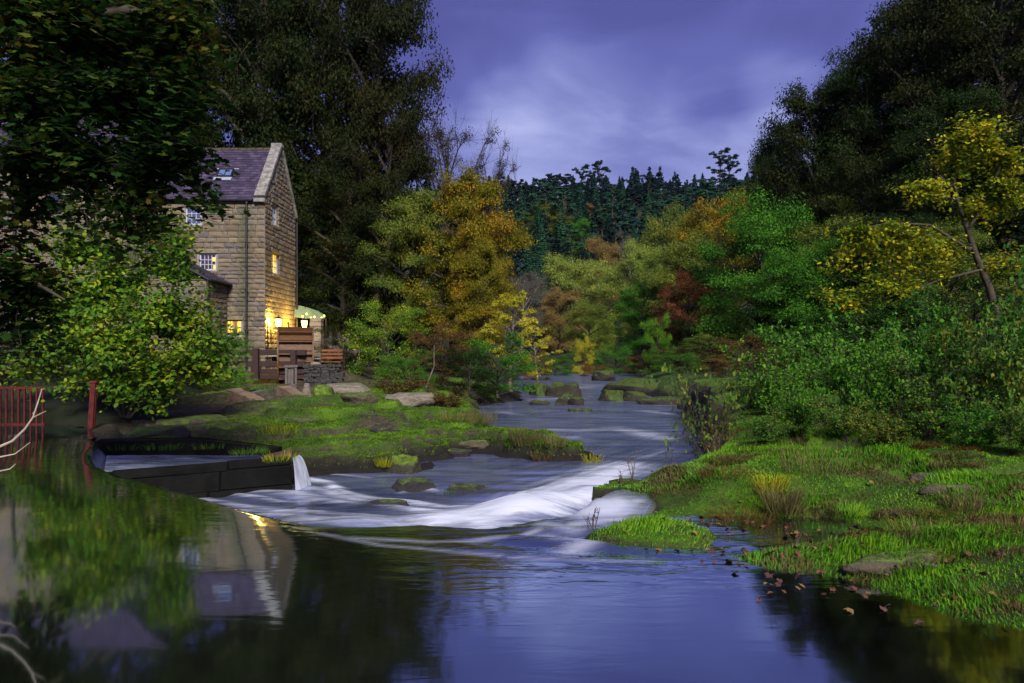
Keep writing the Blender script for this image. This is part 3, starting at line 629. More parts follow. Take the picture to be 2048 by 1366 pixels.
EZ, RZ = 9.15, 12.25
HF = [(-16.29, -15.50, 7.83, 8.75), (-15.60, -14.76, 5.56, 6.42), (-14.32, -13.50, 2.27, 3.10)]       # front holes (x0,x1,z0,z1)
HG = [(35.12, 35.85, 8.05, 9.22), (35.12, 36.02, 5.54, 6.62)]                                       # gable holes (y0,y1,..)
mb = MB()
for a, b, c, d in slab_holes(-18.6, -12.36, 0, EZ, HF): mb.b2((a - ML.x, 34.05 - ML.y, c - ML.z), (b - ML.x, 34.35 - ML.y, d - ML.z))
for a, b, c, d in slab_holes(34.35, 38.8, 0, EZ, HG): mb.b2((-12.66 - ML.x, a - ML.y, c - ML.z), (-12.36 - ML.x, b - ML.y, d - ML.z))
mb.add(*prism([(34.05, EZ), (38.8, EZ), (36.4, RZ - .1)], 0, 1)) if False else None
tri = [(-12.66, 34.05, EZ), (-12.66, 38.8, EZ), (-12.66, 36.4, RZ - .1), (-12.36, 34.05, EZ), (-12.36, 38.8, EZ), (-12.36, 36.4, RZ - .1)]
mb.add([Vector(v) - ML for v in tri], [(0, 2, 1), (3, 4, 5), (0, 1, 4, 3), (1, 2, 5, 4), (2, 0, 3, 5)])
mb.b2((-18.6 - ML.x, 38.5 - ML.y, -ML.z), (-12.67 - ML.x, 38.8 - ML.y, EZ - ML.z))
mb.build('wall', MORTAR, mill)
def pad(h, s=.02, l=.20, sl=.12, e=.10): return (h[0] - e, h[1] + e, h[2] - sl, h[3] + l)
fr = stones_wall(-18.6, -12.3, -.3, EZ, [pad(h) for h in HF], (0, 34.0, 0), (1, 0, 0), (0, -1, 0), mill, 0, limit=lambda c: -c[0] + 0 * c[1])
place_stones(fr, mill, 190, ML)
gt = lambda u: EZ + (RZ - EZ) * (1 - abs(u - 36.4) / 2.42)
gb = stones_wall(34.0, 38.8, -.3, gt, [pad(h) for h in HG], (-12.3, 0, 0), (0, 1, 0), (1, 0, 0), mill, 0, limit=lambda c: abs(c[1] - 5.5), wl=(.32, .7))
place_stones(gb, mill, 110, ML)
GLASSD = None
def glassmat(name, em=0.0, col=(1, .5, .05), tr=.75):
    m, nt = newmat(name)
    gl = nd(nt, 'ShaderNodeBsdfGlossy', {'Color': (.9, .9, .95, 1), 'Roughness': .03}); t = nd(nt, 'ShaderNodeBsdfTransparent', {'Color': (.95, .95, .95, 1)})
    outm(nt, nd(nt, 'ShaderNodeMixShader', {0: 1 - tr, 1: t.outputs[0], 2: gl.outputs[0]}).outputs[0]); return m
PANE = glassmat('window_glass', tr=.85); PANED = glassmat('dark_window_glass', tr=.55)
DARKROOM = simplemat('dark_interior', (.02, .02, .025), .9, .2)
WARM = emitmat('lamplit_room', (1.0, .58, .02), 2.0); WARM2 = emitmat('lamplit_room_dim', (1.0, .42, .03), .8)
CURT = simplemat('orange_curtain', (.45, .15, .03), .9, .3, 3, mapsc=(20, 20, 1))
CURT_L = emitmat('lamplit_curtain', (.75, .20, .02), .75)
def window(h, face, lit, nx=3, ny=3, dep=.10, label=None):
    """face 'F' front wall (y=34) or 'G' gable (x=-12.3)"""
    a, b, c, d = h
    def pt(u, o, z): return (Vector((u, 34.0 + o, z)) if face == 'F' else Vector((-12.3 - o, u, z))) - ML
    def bx(mb, u0, u1, o0, o1, z0, z1, m=0):
        p, q = pt(u0, o0, z0), pt(u1, o1, z1); mb.b2([min(i, j) for i, j in zip(p, q)], [max(i, j) for i, j in zip(p, q)], m)
    mb = MB(); t = .065
    bx(mb, a, a + t, dep, dep + .07, c, d); bx(mb, b - t, b, dep, dep + .07, c, d); bx(mb, a + t, b - t, dep, dep + .07, c, c + t + .02); bx(mb, a + t, b - t, dep, dep + .07, d - t, d)
    w = mb.build('window', WHITEP, mill)
    mb = MB()
    for i in range(1, nx): u = a + t + (b - a - 2 * t) * i / nx; bx(mb, u - .014, u + .014, dep + .01, dep + .045, c + t, d - t)
    for j in range(1, ny): z = c + t + (d - c - 2 * t) * j / ny; bx(mb, a + t, b - t, dep + .012, dep + .043, z - .014, z + .014)
    mb.build('glazing_bar', WHITEP, w)
    mb = MB(); bx(mb, a + t, b - t, dep + .048, dep + .054, c + t, d - t); mb.build('pane', PANED if lit == 0 else PANE, w)
    mb = MB(); dd = .34 if face == 'F' else .075; bx(mb, a - .02, b + .02, dep + dd, dep + dd + .02, c - .02, d + .02)
    mb.build('room', DARKROOM if lit in (0, 2) else WARM, w)
    if lit == 3:     # parted orange curtain and dark sill things
        mb = MB(); bx(mb, a + (b - a) * .34, a + (b - a) * .60, dep + .2, dep + .22, c, d); mb.build('curtain', CURT_L, w)
        mb = MB(); bx(mb, a, b, dep + .16, dep + .18, c, c + .20); mb.build('dark_sofa', DARKROOM, w)
    if lit == 2:
        mb = MB(); bx(mb, a + (b - a) * .62, b - .05, dep + .2, dep + .22, d - .36, d - .16); bx(mb, a + (b - a) * .70, b - .12, dep + .2, dep + .22, c + .1, c + .30); mb.build('lamp_glow', WARM, w)
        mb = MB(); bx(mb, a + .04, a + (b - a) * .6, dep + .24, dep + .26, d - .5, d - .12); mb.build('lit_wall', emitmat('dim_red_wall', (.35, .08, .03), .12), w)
    mb = MB(); bx(mb, a - .09, b + .09, -.05, dep, c - .12, c); mb.build('sill', DRESS, w, .01)
    mb = MB(); bx(mb, a - .10, b + .10, -.02, dep + .1, d, d + .20); mb.build('lintel', DRESS, w, .01)
window(HF[0], 'F', 0, 3, 3); window(HF[1], 'F', 2, 4, 3); window(HF[2], 'F', 3, 4, 2)
window(HG[0], 'G', 0, 2, 3); window(HG[1], 'G', 1, 3, 3)
# roof: slates with depth, course by course
SL = Vector((0, 2.4, RZ - EZ)).normalized(); SLn = Vector((0, -SL.z, SL.y)); slen = math.hypot(2.42, RZ - EZ)
def slates(x0, x1, org, up, nn, length, xdir=Vector((1, 0, 0)), name='slate', parent=mill, pl=ML, row=.20, wid=.26, hole=None):
    Vs = []; Fs = []; vv = []; b = 0; r = 0; s = -.06
    while s < length - .02:
        x = x0 - (wid / 2 if r % 2 else 0)
        while x < x1:
            a0, a1 = max(x, x0), min(x + wid - .008, x1)
            if a1 - a0 > .03 and not (hole and a1 > hole[0] and a0 < hole[1] and s + row > hole[2] and s < hole[3]):
                s1 = min(s + row * 1.35, length); l0 = .030 + RS.uniform(0, .006); l1 = .008
                q = [(a0, s, l0), (a1, s, l0), (a1, s1, l1), (a0, s1, l1), (a0, s, l0 - .014), (a1, s, l0 - .014)]
                Vs += [tuple(org + xdir * u + up * ss + nn * ll - pl) for u, ss, ll in q]
                Fs += [(b, b + 1, b + 2, b + 3), (b + 4, b + 5, b + 1, b), (b, b + 3, b + 4), (b + 1, b + 5, b + 2)]; vv += [RS.random()] * 4; b += 6
            x += wid
        s += row; r += 1
    me = bpy.data.meshes.new(name); me.from_pydata(Vs, [], Fs); me.update()
    at = me.attributes.new('v', 'FLOAT', 'FACE'); at.data.foreach_set('value', [q * .999 for q in vv])
    return me
mb = MB()
rf = [(-18.6, 33.9, EZ - .06), (-12.72, 33.9, EZ - .06), (-12.72, 36.4, RZ - .02), (-18.6, 36.4, RZ - .02), (-18.6, 38.95, EZ - .1), (-12.72, 38.95, EZ - .1)]
vs_ = [Vector(v) - ML for v in rf]; vs2 = [v - Vector((0, 0, .12)) for v in vs_]
mb.add(vs_ + vs2, [(0, 1, 2, 3), (3, 2, 5, 4), (6, 9, 8, 7), (9, 10, 11, 8), (0, 6, 7, 1), (1, 7, 8, 2), (2, 8, 11, 5), (5, 11, 10, 4), (4, 10, 9, 3), (3, 9, 6, 0)])
roof = mb.build('roof', simplemat('roof_felt', (.04, .035, .05), .9), mill)
SKH = (-15.12, -14.34, 1.68, 2.30)
me = slates(-18.6, -12.76, Vector((0, 33.9, EZ - .05)), SL, SLn, slen + .1, hole=SKH)
o = link('slate', me, [SLATE], roof); o['kind'] = 'stuff'
mb = MB()
def rp(x, s, l): return Vector((0, 33.9, EZ - .05)) + Vector((x, 0, 0)) + SL * s + SLn * l - ML
def rbox(mb, x0, x1, s0, s1, l0, l1): mb.add([rp(x, s, l) for x in (x0, x1) for s in (s0, s1) for l in (l0, l1)], [(0, 1, 3, 2), (4, 6, 7, 5), (0, 4, 5, 1), (2, 3, 7, 6), (0, 2, 6, 4), (1, 5, 7, 3)])
x0, x1, s0, s1 = SKH
rbox(mb, x0, x0 + .07, s0, s1, .0, .10); rbox(mb, x1 - .07, x1, s0, s1, .0, .10); rbox(mb, x0 + .07, x1 - .07, s0, s0 + .07, .0, .10); rbox(mb, x0 + .07, x1 - .07, s1 - .07, s1, .0, .10); rbox(mb, (x0 + x1) / 2 - .02, (x0 + x1) / 2 + .02, s0 + .07, s1 - .07, .05, .09)
sk = mb.build('skylight', IRON, roof)
mb = MB(); rbox(mb, x0 + .07, x1 - .07, s0 + .07, s1 - .07, .055, .07); mb.build('skylight_pane', simplemat('skylight_glass', (.10, .16, .32), .08, .1, spec=1.0), roof)
mb = MB(); rbox(mb, x0 - .12, x1 + .02, s0 - .24, s0 - .01, .035, .045); mb.build('flashing', LEADM, roof)
for xa, xb in ((x0 - .2, x0 + .05), (x1 - .1, x1 + .22)): mb = MB(); rbox(mb, xa, xb, s1 + .0, s1 + .06, .035, .05); mb.build('flashing', LEADM, roof)
mb = MB(); k = -18.6
while k < -12.8:
    mb.box(Vector((k + .22, 36.4, RZ + .03 + RS.uniform(-.01, .01))) - ML, (.43, .26, .14), jit=.012, R=RS); k += .45
o = mb.build('ridge_stone', ROCKS, roof, .02)
# gable copings and kneeler, stone by stone
cp = simplemat('coping_stone', (.22, .21, .20), .9, .6, 5, bump=.02)
for sd_ in (0, 1):
    s = .0; L_ = slen + .05
    while s < L_ - .1:
        l = min(RS.uniform(.5, .75), L_ - s)
        d_ = SL if sd_ == 0 else Vector((0, -SL.y, SL.z)); o0 = Vector((0, 33.88, EZ + .0)) if sd_ == 0 else Vector((0, 38.95, EZ - .05))
        nn_ = SLn if sd_ == 0 else Vector((0, SL.z, SL.y))
        mb = MB(); vs_ = [o0 + Vector((x, 0, 0)) + d_ * q + nn_ * t - ML for x in (-12.78, -12.24) for q in (s, s + l - .015) for t in (.0, .17 + RS.uniform(-.01, .01))]
        mb.add(vs_, [(0, 1, 3, 2), (4, 6, 7, 5), (0, 4, 5, 1), (2, 3, 7, 6), (0, 2, 6, 4), (1, 5, 7, 3)]); mb.build('coping_stone', cp, mill, .015)
        s += l
mb = MB(); mb.b2(Vector((-12.80, 33.74, EZ - .22)) - ML, Vector((-12.24, 34.1, EZ - .02)) - ML); mb.build('kneeler_stone', cp, mill, .02)
mb = MB(); mb.b2(Vector((-12.80, 36.2, RZ + .12)) - ML, Vector((-12.22, 36.6, RZ + .34)) - ML); mb.build('apex_stone', cp, mill, .03)
# rainwater goods
mb = MB(); mb.tube([Vector((-18.6, 33.83, EZ - .1)) - ML, Vector((-12.85, 33.83, EZ - .12)) - ML], .06, 8); mb.build('gutter', IRON, mill)
mb = MB(); mb.tube([Vector((-13.18, 33.88, EZ - .12)) - ML, Vector((-13.18, 33.88, .7)) - ML], .05, 8)
for z in (9.0, 6.9, 4.6, 2.6, 1.3): mb.tube([Vector((-13.18, 33.88, z)) - ML, Vector((-13.18, 33.88, z - .12)) - ML], .075, 8)
mb.build('downpipe', IRON, mill)
mb = MB(); mb.tube([Vector((-12.2, 38.72, EZ - .3)) - ML, Vector((-12.2, 38.72, .7)) - ML], .055, 8); mb.build('downpipe', IRON, mill)
mb = MB(); mb.b2(Vector((-12.36, 33.93, .2)) - ML, Vector((-12.0, 34.05, 3.0)) - ML) if False else None
mb = MB(); mb.tube([Vector((-12.22, 34.15, 2.95)) - ML, Vector((-12.22, 34.15, .7)) - ML], .035, 6); mb.build('downpipe', IRON, mill)

# projecting porch wing with its own slate roof in front of the mill
pw = tag(empty('stone_outshot', (-17.3, 32.4, .5)), 'low stone outshot with a lean slate roof against the mill front', 'outbuilding'); PL = Vector(pw.location)
mb = MB(); mb.b2(Vector((-19.5, 31.7, .2)) - PL, Vector((-14.2, 33.92, 4.9)) - PL); mb.build('wall', STONEV if False else simplemat('outshot_stone', (.24, .20, .13), .9, .5, 3, mapsc=(1, 1, 2.5), bump=.03), pw)
lst = stones_wall(-19.5, -14.16, .3, 4.9, [], (0, 31.66, 0), (1, 0, 0), (0, -1, 0), pw, 0); place_stones(lst, pw, 0, PL)
lst = stones_wall(31.66, 33.9, .3, 4.9, [], (-14.16, 0, 0), (0, 1, 0), (1, 0, 0), pw, 0); place_stones(lst, pw, 0, PL)
d_ = Vector((-1.9, 0, 1.05)); L_ = d_.length; d_ = d_.normalized(); nn_ = Vector((-d_.z, 0, d_.x)); nn_ = nn_ if nn_.z > 0 else -nn_
mb = MB(); vs_ = [Vector((-13.98, y, 4.9)) + d_ * q + nn_ * t - PL for y in (31.5, 33.93) for q in (0, 2.6) for t in (-.08, 0)]
mb.add(vs_, [(0, 1, 3, 2), (4, 6, 7, 5), (0, 4, 5, 1), (2, 3, 7, 6), (0, 2, 6, 4), (1, 5, 7, 3)]); prf = mb.build('roof', simplemat('outshot_felt', (.05, .04, .06), .9), pw)
me = slates(31.5, 33.92, Vector((-13.98, 0, 4.9)), d_, nn_, 2.6, xdir=Vector((0, 1, 0)), pl=PL); o = link('slate', me, [SLATE], prf); o['kind'] = 'stuff'
mb = MB(); mb.tube([Vector((-13.92, 31.5, 4.84)) - PL, Vector((-13.92, 33.9, 4.84)) - PL], .05); mb.tube([Vector((-14.08, 31.58, 4.84)) - PL, Vector((-14.08, 31.58, 1.0)) - PL], .05); mb.build('downpipe', IRON, pw)

# taller wing at the far left
lw = tag(empty('mill_wing', (-25, 34, .5)), 'big stone wing of the mill half hidden behind the maple', 'house'); LWL = Vector(lw.location)
mb = MB(); mb.b2(Vector((-36, 33.05, .2)) - LWL, Vector((-18.65, 40, 11)) - LWL); mb.build('wall', MORTAR, lw)
lst = stones_wall(-36, -18.6, .3, 11, [(-31, -30.2, 6.5, 7.6), (-27, -26.2, 8.2, 9.2), (-22.6, -21.8, 8.2, 9.2)], (0, 33.0, 0), (1, 0, 0), (0, -1, 0), lw, 0, course=.34, wl=(.4, 1.0)); place_stones(lst, lw, 0, LWL)
for a, c in ((-31, 6.5), (-27, 8.2), (-22.6, 8.2)):
    mb = MB(); mb.b2(Vector((a, 33.0, c)) - LWL, Vector((a + .07, 33.04, c + 1)) - LWL); mb.b2(Vector((a + .73, 33.0, c)) - LWL, Vector((a + .8, 33.04, c + 1)) - LWL); mb.b2(Vector((a + .07, 33.0, c)) - LWL, Vector((a + .73, 33.04, c + .08)) - LWL); mb.b2(Vector((a + .07, 33.0, c + .92)) - LWL, Vector((a + .73, 33.04, c + 1)) - LWL); mb.b2(Vector((a + .38, 33.0, c + .08)) - LWL, Vector((a + .42, 33.04, c + .92)) - LWL)
    w = mb.build('window', TIMBER, lw); mb = MB(); mb.b2(Vector((a + .07, 33.02, c + .08)) - LWL, Vector((a + .73, 33.03, c + .92)) - LWL); mb.build('pane', simplemat('dark_pane', (.02, .03, .05), .05, .1, spec=1.), w)
mb = MB(); rf = [(-36, 32.8, 10.9), (-18.4, 32.8, 10.9), (-18.4, 36.5, 14.2), (-36, 36.5, 14.2), (-36, 40.2, 10.9), (-18.4, 40.2, 10.9)]; vs_ = [Vector(v) - LWL for v in rf]; vs2 = [v - Vector((0, 0, .12)) for v in vs_]
mb.add(vs_ + vs2, [(0, 1, 2, 3), (3, 2, 5, 4), (6, 9, 8, 7), (9, 10, 11, 8), (0, 6, 7, 1), (1, 7, 8, 2), (2, 8, 11, 5), (5, 11, 10, 4), (4, 10, 9, 3), (3, 9, 6, 0)]); wrf = mb.build('roof', simplemat('wing_felt', (.05, .04, .06), .9), lw)
mb = MB(); mb.add([Vector(v) - LWL for v in ((-18.66, 33.05, 11), (-18.66, 40, 11), (-18.66, 36.5, 14.1))], [(0, 1, 2)]); mb.build('gable', MORTAR, lw)
u_ = Vector((0, 3.7, 3.3)).normalized(); me = slates(-36, -18.4, Vector((0, 32.8, 10.92)), u_, Vector((0, -u_.z, u_.y)), 4.95, pl=LWL, row=.28, wid=.34); o = link('slate', me, [SLATE], wrf); o['kind'] = 'stuff'
mb = MB(); mb.tube([P(29, 418, 32.9) - np.array(LWL), P(29, 620, 32.9) - np.array(LWL)], .07); mb.tube([P(293, 405, 32.95) - np.array(LWL), P(293, 640, 32.95) - np.array(LWL)], .06); mb.build('downpipe', IRON, lw)

#@@YARD
# ------------------------------------------------------------------ mill yard
LGLOW = emitmat('lantern_glow', (1.0, .62, .14), 14.0); BULB = emitmat('festoon_glow', (.95, .95, .12), 5.0)
def lantern(px, py, Y, wallx, label, power):
    c = Vector(P(px, py, Y)); r = tag(empty('wall_lantern', (wallx, c.y, c.z)), label, 'lamp', 'black lanterns on the gable wall')
    o0 = Vector(r.location); mb = MB()
    mb.b2(Vector((wallx, c.y - .06, c.z - .75)) - o0, Vector((wallx + .04, c.y + .06, c.z + .1)) - o0)
    mb.tube([Vector((wallx + .02, c.y, c.z - .42)) - o0, Vector((c.x, c.y, c.z - .42)) - o0], .016, 6)
    pts = [Vector((wallx + .02 + .16 * math.sin(t), c.y, c.z - .62 + .14 * math.cos(t) - .02 * t)) - o0 for t in np.linspace(0, 3.1, 8)]; mb.tube(pts, .013, 5)
    mb.tube([Vector((c.x, c.y, c.z - .42)) - o0, Vector((c.x, c.y, c.z - .22)) - o0], .018, 6); mb.build('bracket', IRON, r)
    mb = MB(); q = [(-.13, .17), (.13, .17), (.09, -.2), (-.09, -.2)]
    for sx in (-1, 1):
        for sy in (-1, 1): mb.beam(c - o0 + Vector((sx * .09, sy * .09, -.2)), c - o0 + Vector((sx * .135, sy * .135, .17)), .014, .014)
    cv = c - o0; mb.box(cv + Vector((0, 0, -.21)), (.2, .2, .025)); mb.box(cv + Vector((0, 0, .18)), (.3, .3, .025))
    mb.add([cv + Vector(v) for v in ((-.15, -.15, .195), (.15, -.15, .195), (.15, .15, .195), (-.15, .15, .195), (0, 0, .34))], [(0, 1, 4), (1, 2, 4), (2, 3, 4), (3, 0, 4), (0, 3, 2, 1)])
    mb.tube([cv + Vector((0, 0, .32)), cv + Vector((0, 0, .44))], [.02, .006], 6); mb.build('lantern_frame', IRON, r)
    mb = MB(); vs_ = [cv + Vector((sx * a, sy * a, z)) for a, z in ((.08, -.19), (.12, .165)) for sx, sy in ((-1, -1), (1, -1), (1, 1), (-1, 1))]
    mb.add(vs_, [(0, 3, 2, 1), (4, 5, 6, 7), (0, 1, 5, 4), (1, 2, 6, 5), (2, 3, 7, 6), (3, 0, 4, 7)]); g = mb.build('lantern_glass', LGLOW, r)
    ld = bpy.data.lights.new('lantern_light', 'POINT'); ld.energy = power; ld.color = (1.0, .62, .10); ld.shadow_soft_size = .06
    lo_ = bpy.data.objects.new('lantern_light', ld); COL.objects.link(lo_); lo_.parent = r; lo_.location = cv + Vector((-.22, -.22, .0))
lantern(557, 645, 34.7, -12.26, 'glowing black lantern on the near corner of the gable wall', 380)
lantern(609, 648, 37.4, -12.26, 'glowing black lantern at the far end of the gable wall above the wheel', 240)

WC = Vector((-10.45, 33.0, 1.15)); wh = tag(empty('water_wheel', WC), 'brown timber water wheel with rows of wooden paddles', 'water wheel'); wh.rotation_euler = (0, 0, math.radians(17))
for sx in (-.78, .78):
    mb = MB(); n = 32
    vs_ = []
    for k in range(n):
        a = 2 * math.pi * k / n
        for r_, xx in ((1.42, -.035), (1.58, -.035), (1.58, .035), (1.42, .035)): vs_.append((sx + xx, math.cos(a) * r_, math.sin(a) * r_))
    fs = [(k * 4 + j, k * 4 + (j + 1) % 4, ((k + 1) % n) * 4 + (j + 1) % 4, ((k + 1) % n) * 4 + j) for k in range(n) for j in range(4)]
    mb.add(vs_, fs); mb.build('rim', WHEELW, wh)
    for k in range(8):
        a = 2 * math.pi * k / 8 + .2; mb = MB(); mb.beam((sx, math.cos(a) * .12, math.sin(a) * .12), (sx, math.cos(a) * 1.43, math.sin(a) * 1.43), .07, .09); mb.build('spoke', WHEELW, wh)
mb = MB(); mb.tube([(-1.1, 0, 0), (1.1, 0, 0)], .13, 12); mb.build('axle', IRON, wh)
for k in range(16):
    a = 2 * math.pi * k / 16 + .1; mb = MB(); mb.beam((-.74, math.cos(a) * 1.22, math.sin(a) * 1.22), (.74, math.cos(a) * 1.22, math.sin(a) * 1.22), .50, .04) if False else None
    d = Vector((0, math.cos(a), math.sin(a))); tn = Vector((0, -math.sin(a), math.cos(a)))
    vs_ = [Vector((x, 0, 0)) + d * r_ + tn * (t_ + (r_ - 1) * .35) for x in (-.745, .745) for r_ in (1.0, 1.57) for t_ in (-.018, .018)]
    mb.add(vs_, [(0, 1, 3, 2), (4, 6, 7, 5), (0, 4, 5, 1), (2, 3, 7, 6), (0, 2, 6, 4), (1, 5, 7, 3)]); mb.build('paddle', WHEELW, wh)
for k in range(16):      # sole boards closing the buckets
    a = 2 * math.pi * (k + .5) / 16 + .1; mb = MB(); q = Matrix.Rotation(a, 3, 'X'); mb.box(q @ Vector((0, 1.36, 0)), (1.48, .03, .50), q); mb.build('sole_board', WHEELW, wh)

fr_ = tag(empty('timber_barrier', (-11, 31.5, .3)), 'heavy dark brown timber frame standing in front of the wheel', 'frame'); FL = Vector(fr_.location)
for a, b, w_, h_, nm in (((495, 705), (612, 705), .16, .26, 'rail'), ((495, 728), (610, 728), .16, .26, 'rail'), ((514, 696), (514, 760), .26, .26, 'post'), ((589, 700), (589, 765), .24, .24, 'post'), ((500, 743), (608, 743), .08, .22, 'board'), ((500, 754), (608, 754), .08, .20, 'board')):
    p, q = Vector(P(*a, 31.5)), Vector(P(*b, 31.5)); off = Vector((0, -.12 if nm == 'post' else (.13 if nm == 'board' else .02), 0))
    mb = MB(); mb.beam(p + off - FL, q + off - FL, w_, h_); mb.build(nm, TIMBER, fr_, .012)
gp = tag(empty('sluice_gate', (-9.8, 30, .2)), 'weathered grey timber sluice posts below the brown frame', 'sluice gate'); o0 = Vector(gp.location)
for a, b, w_ in (((573, 733), (573, 776), .11), ((592, 733), (592, 776), .09)):
    mb = MB(); mb.beam(Vector(P(*a, 30)) - o0, Vector(P(*b, 30)) - o0, w_, w_); mb.build('post', TIMBERG, gp, .01)
mb = MB(); mb.beam(Vector(P(569, 733, 30)) - o0, Vector(P(596, 732, 30)) - o0, .16, .10); mb.build('cap', TIMBERG, gp, .01)
for x_ in (579, 584.5): mb = MB(); mb.beam(Vector(P(x_, 737, 30.05)) - o0, Vector(P(x_, 772, 30.05)) - o0, .035, .11); mb.build('board', TIMBERG, gp)

# table and chair glimpsed between the rails
tb = tag(empty('garden_table', (-11.4, 32.4, .6)), 'small iron garden table under the lantern by the wall', 'table'); mb = MB()
for k in range(4): a = k * math.pi / 2 + .7; mb.tube([(math.cos(a) * .28, math.sin(a) * .28, 0), (math.cos(a) * .22, math.sin(a) * .22, .7)], .015, 6)
mb.build('leg', IRON, tb); mb = MB(); mb.tube([(0, 0, .70), (0, 0, .73)], .36, 18); mb.build('table_top', LEADM, tb)
ch = tag(empty('garden_chair', (-12.0, 32.0, .6), .4), 'black iron garden chair beside the small table', 'chair'); mb = MB()
for x_, y_ in ((-.2, -.2), (.2, -.2)): mb.tube([(x_, y_, 0), (x_, y_, .45)], .013, 6)
for x_ in (-.2, .2): mb.tube([(x_, .2, 0), (x_, .22, .45), (x_, .28, .92)], .013, 6)
mb.build('frame', IRON, ch); mb = MB(); mb.box((0, 0, .46), (.42, .42, .02)); mb.build('seat', IRON, ch); mb = MB()
for k in range(5): mb.tube([(-.16 + k * .08, .23, .5), (-.16 + k * .08, .27, .9)], .008, 5)
mb.tube([(-.2, .28, .91), (0, .285, .97), (.2, .28, .91)], .012, 6); mb.build('backrest', IRON, ch)

# green canvas lean-to and its festoon bulbs behind the gable
aw = tag(empty('canvas_awning', (-10.6, 40, .6)), 'pale green canvas awning behind the mill gable', 'awning'); o0 = Vector(aw.location)
tp = [P(590, 609, 39.2), P(612, 614, 39.2), P(636, 622, 39.2), P(652, 631, 39.2)]; bt = [P(588, 634, 37.9), P(612, 637, 37.9), P(634, 636, 37.9), P(650, 637, 37.9)]
mb = MB(); allv = [Vector(p) - o0 for p in tp] + [Vector(p) - o0 for p in bt] + [Vector(p) + Vector((0, 2.2, -.3)) - o0 for p in tp]
mb.add(allv, [(i, i + 1, i + 5, i + 4) for i in range(3)] + [(i, i + 8, i + 9, i + 1) for i in range(3)]); mb.build('canvas', simplemat('green_canvas', (.20, .26, .13), .8, .15, 3), aw)
for p in ((652, 637), (606, 637)): mb = MB(); q = Vector(P(*p, 37.9)); mb.tube([q - o0, Vector((q.x, q.y, .6)) - o0], .04, 6); mb.build('post', TIMBER, aw)
for k, (x_, y_) in enumerate(((605, 633), (613, 628), (622, 636), (629, 634), (637, 640), (643, 636), (648, 632))):
    q = Vector(P(x_, y_, 37.75)); mb = MB(); n = 6
    vs_ = [q + Vector((math.cos(a) * r_, math.sin(a) * r_, z_)) for z_, r_ in ((-.045, .02), (0, .05), (.05, .03)) for a in np.linspace(0, 2 * math.pi, n, endpoint=False)]
    o = mb.add(vs_, [(j * n + i, j * n + (i + 1) % n, (j + 1) * n + (i + 1) % n, (j + 1) * n + i) for j in range(2) for i in range(n)] + [tuple(range(n))[::-1], tuple(range(2 * n, 3 * n))]).build('festoon_bulb', BULB)
    tag(o, 'small yellow festoon bulb hanging under the green awning', 'bulb', 'festoon bulbs under the awning')
# stone pier, timber fence, orange-brown bench and low wall right of the wheel
sp_ = tag(empty('stone_pier', tuple(P(633, 700, 36.6) * [1, 1, 0] + [0, 0, .5])), 'square stone pier right of the water wheel', 'pier'); o0 = Vector(sp_.location)
mb = MB(); z = .4
while z < 3.1: h = RS.uniform(.22, .32); mb.box(Vector((sp_.location.x + RS.uniform(-.02, .02), sp_.location.y, z + h / 2)) - o0, (.62, .5, h - .015), jit=.012, R=RS); z += h
mb.build('stone', simplemat('pier_stone', (.26, .22, .15), .9, .5, 2, bump=.02), sp_, .015)
fe = tag(empty('timber_fence', tuple(P(675, 700, 38.2) * [1, 1, 0] + [0, 0, .6])), 'weathered close-board fence behind the yard', 'fence'); o0 = Vector(fe.location)
for x_ in (646, 662, 679, 697, 712): mb = MB(); a = Vector(P(x_, 664, 38.1)); mb.b2(Vector((a.x - .07, 38.0, .6)) - o0, Vector((a.x + .07, 38.12, a.z)) - o0); mb.build('post', TIMBERG, fe, .01)
for z_ in (1.35, 2.15): mb = MB(); mb.b2(Vector((P(640, 0, 38.2)[0], 38.14, z_)) - o0, Vector((P(716, 0, 38.2)[0], 38.19, z_ + .1)) - o0); mb.build('rail', TIMBERG, fe)
x_ = P(640, 0, 38.2)[0]
while x_ < P(716, 0, 38.2)[0]: mb = MB(); mb.b2(Vector((x_, 38.2, .6)) - o0, Vector((x_ + .135, 38.225, 2.35 + RS.uniform(-.05, .05))) - o0); mb.build('plank', simplemat('fence_plank', (.09, .075, .065), .9, .4, 4) if x_ < P(641, 0, 38.2)[0] else bpy.data.materials['fence_plank'], fe); x_ += .15
be = tag(empty('timber_bench', tuple(P(662, 700, 33.5) * [1, 1, 0] + [0, 0, .6])), 'orange brown timber bench by the stone pier', 'bench'); BM = simplemat('orange_timber', (.20, .065, .025), .6, .4, 4)
for z_ in (.42, .62, .80, .98): mb = MB(); mb.box((0, .22 if z_ > .5 else 0, z_), (1.05, .03 if z_ > .5 else .42, .10 if z_ > .5 else .04)); mb.build('slat', BM, be)
for sx in (-.48, .48): mb = MB(); mb.box((sx, .27, .52), (.08, .07, 1.04)); mb.box((sx, -.18, .21), (.08, .07, .42)); mb.build('leg', TIMBER, be)
lwl = tag(empty('rubble_wall', tuple(P(640, 700, 30.5) * [1, 1, 0] + [0, 0, .3])), 'low rough rubble wall with a pale boulder on top', 'wall'); o0 = Vector(lwl.location); FLINT = mossrock('flint_rubble', (.055, .052, .052), .25, (.05, .07, .015))
a_, b_ = P(610, 0, 30.5)[0], P(673, 0, 30.5)[0]; z = -.15
while z < .92:
    x_ = a_; h = RS.uniform(.09, .22)
    while x_ < b_: w_ = RS.uniform(.12, .48); mb = MB(); mb.box(Vector((x_ + w_ / 2, 30.5 + RS.uniform(-.03, .03), z + h / 2)) - o0, (w_ - .01, .45, h - .008), jit=.035, R=RS); mb.build('stone', FLINT, lwl, .015); x_ += w_
    z += h

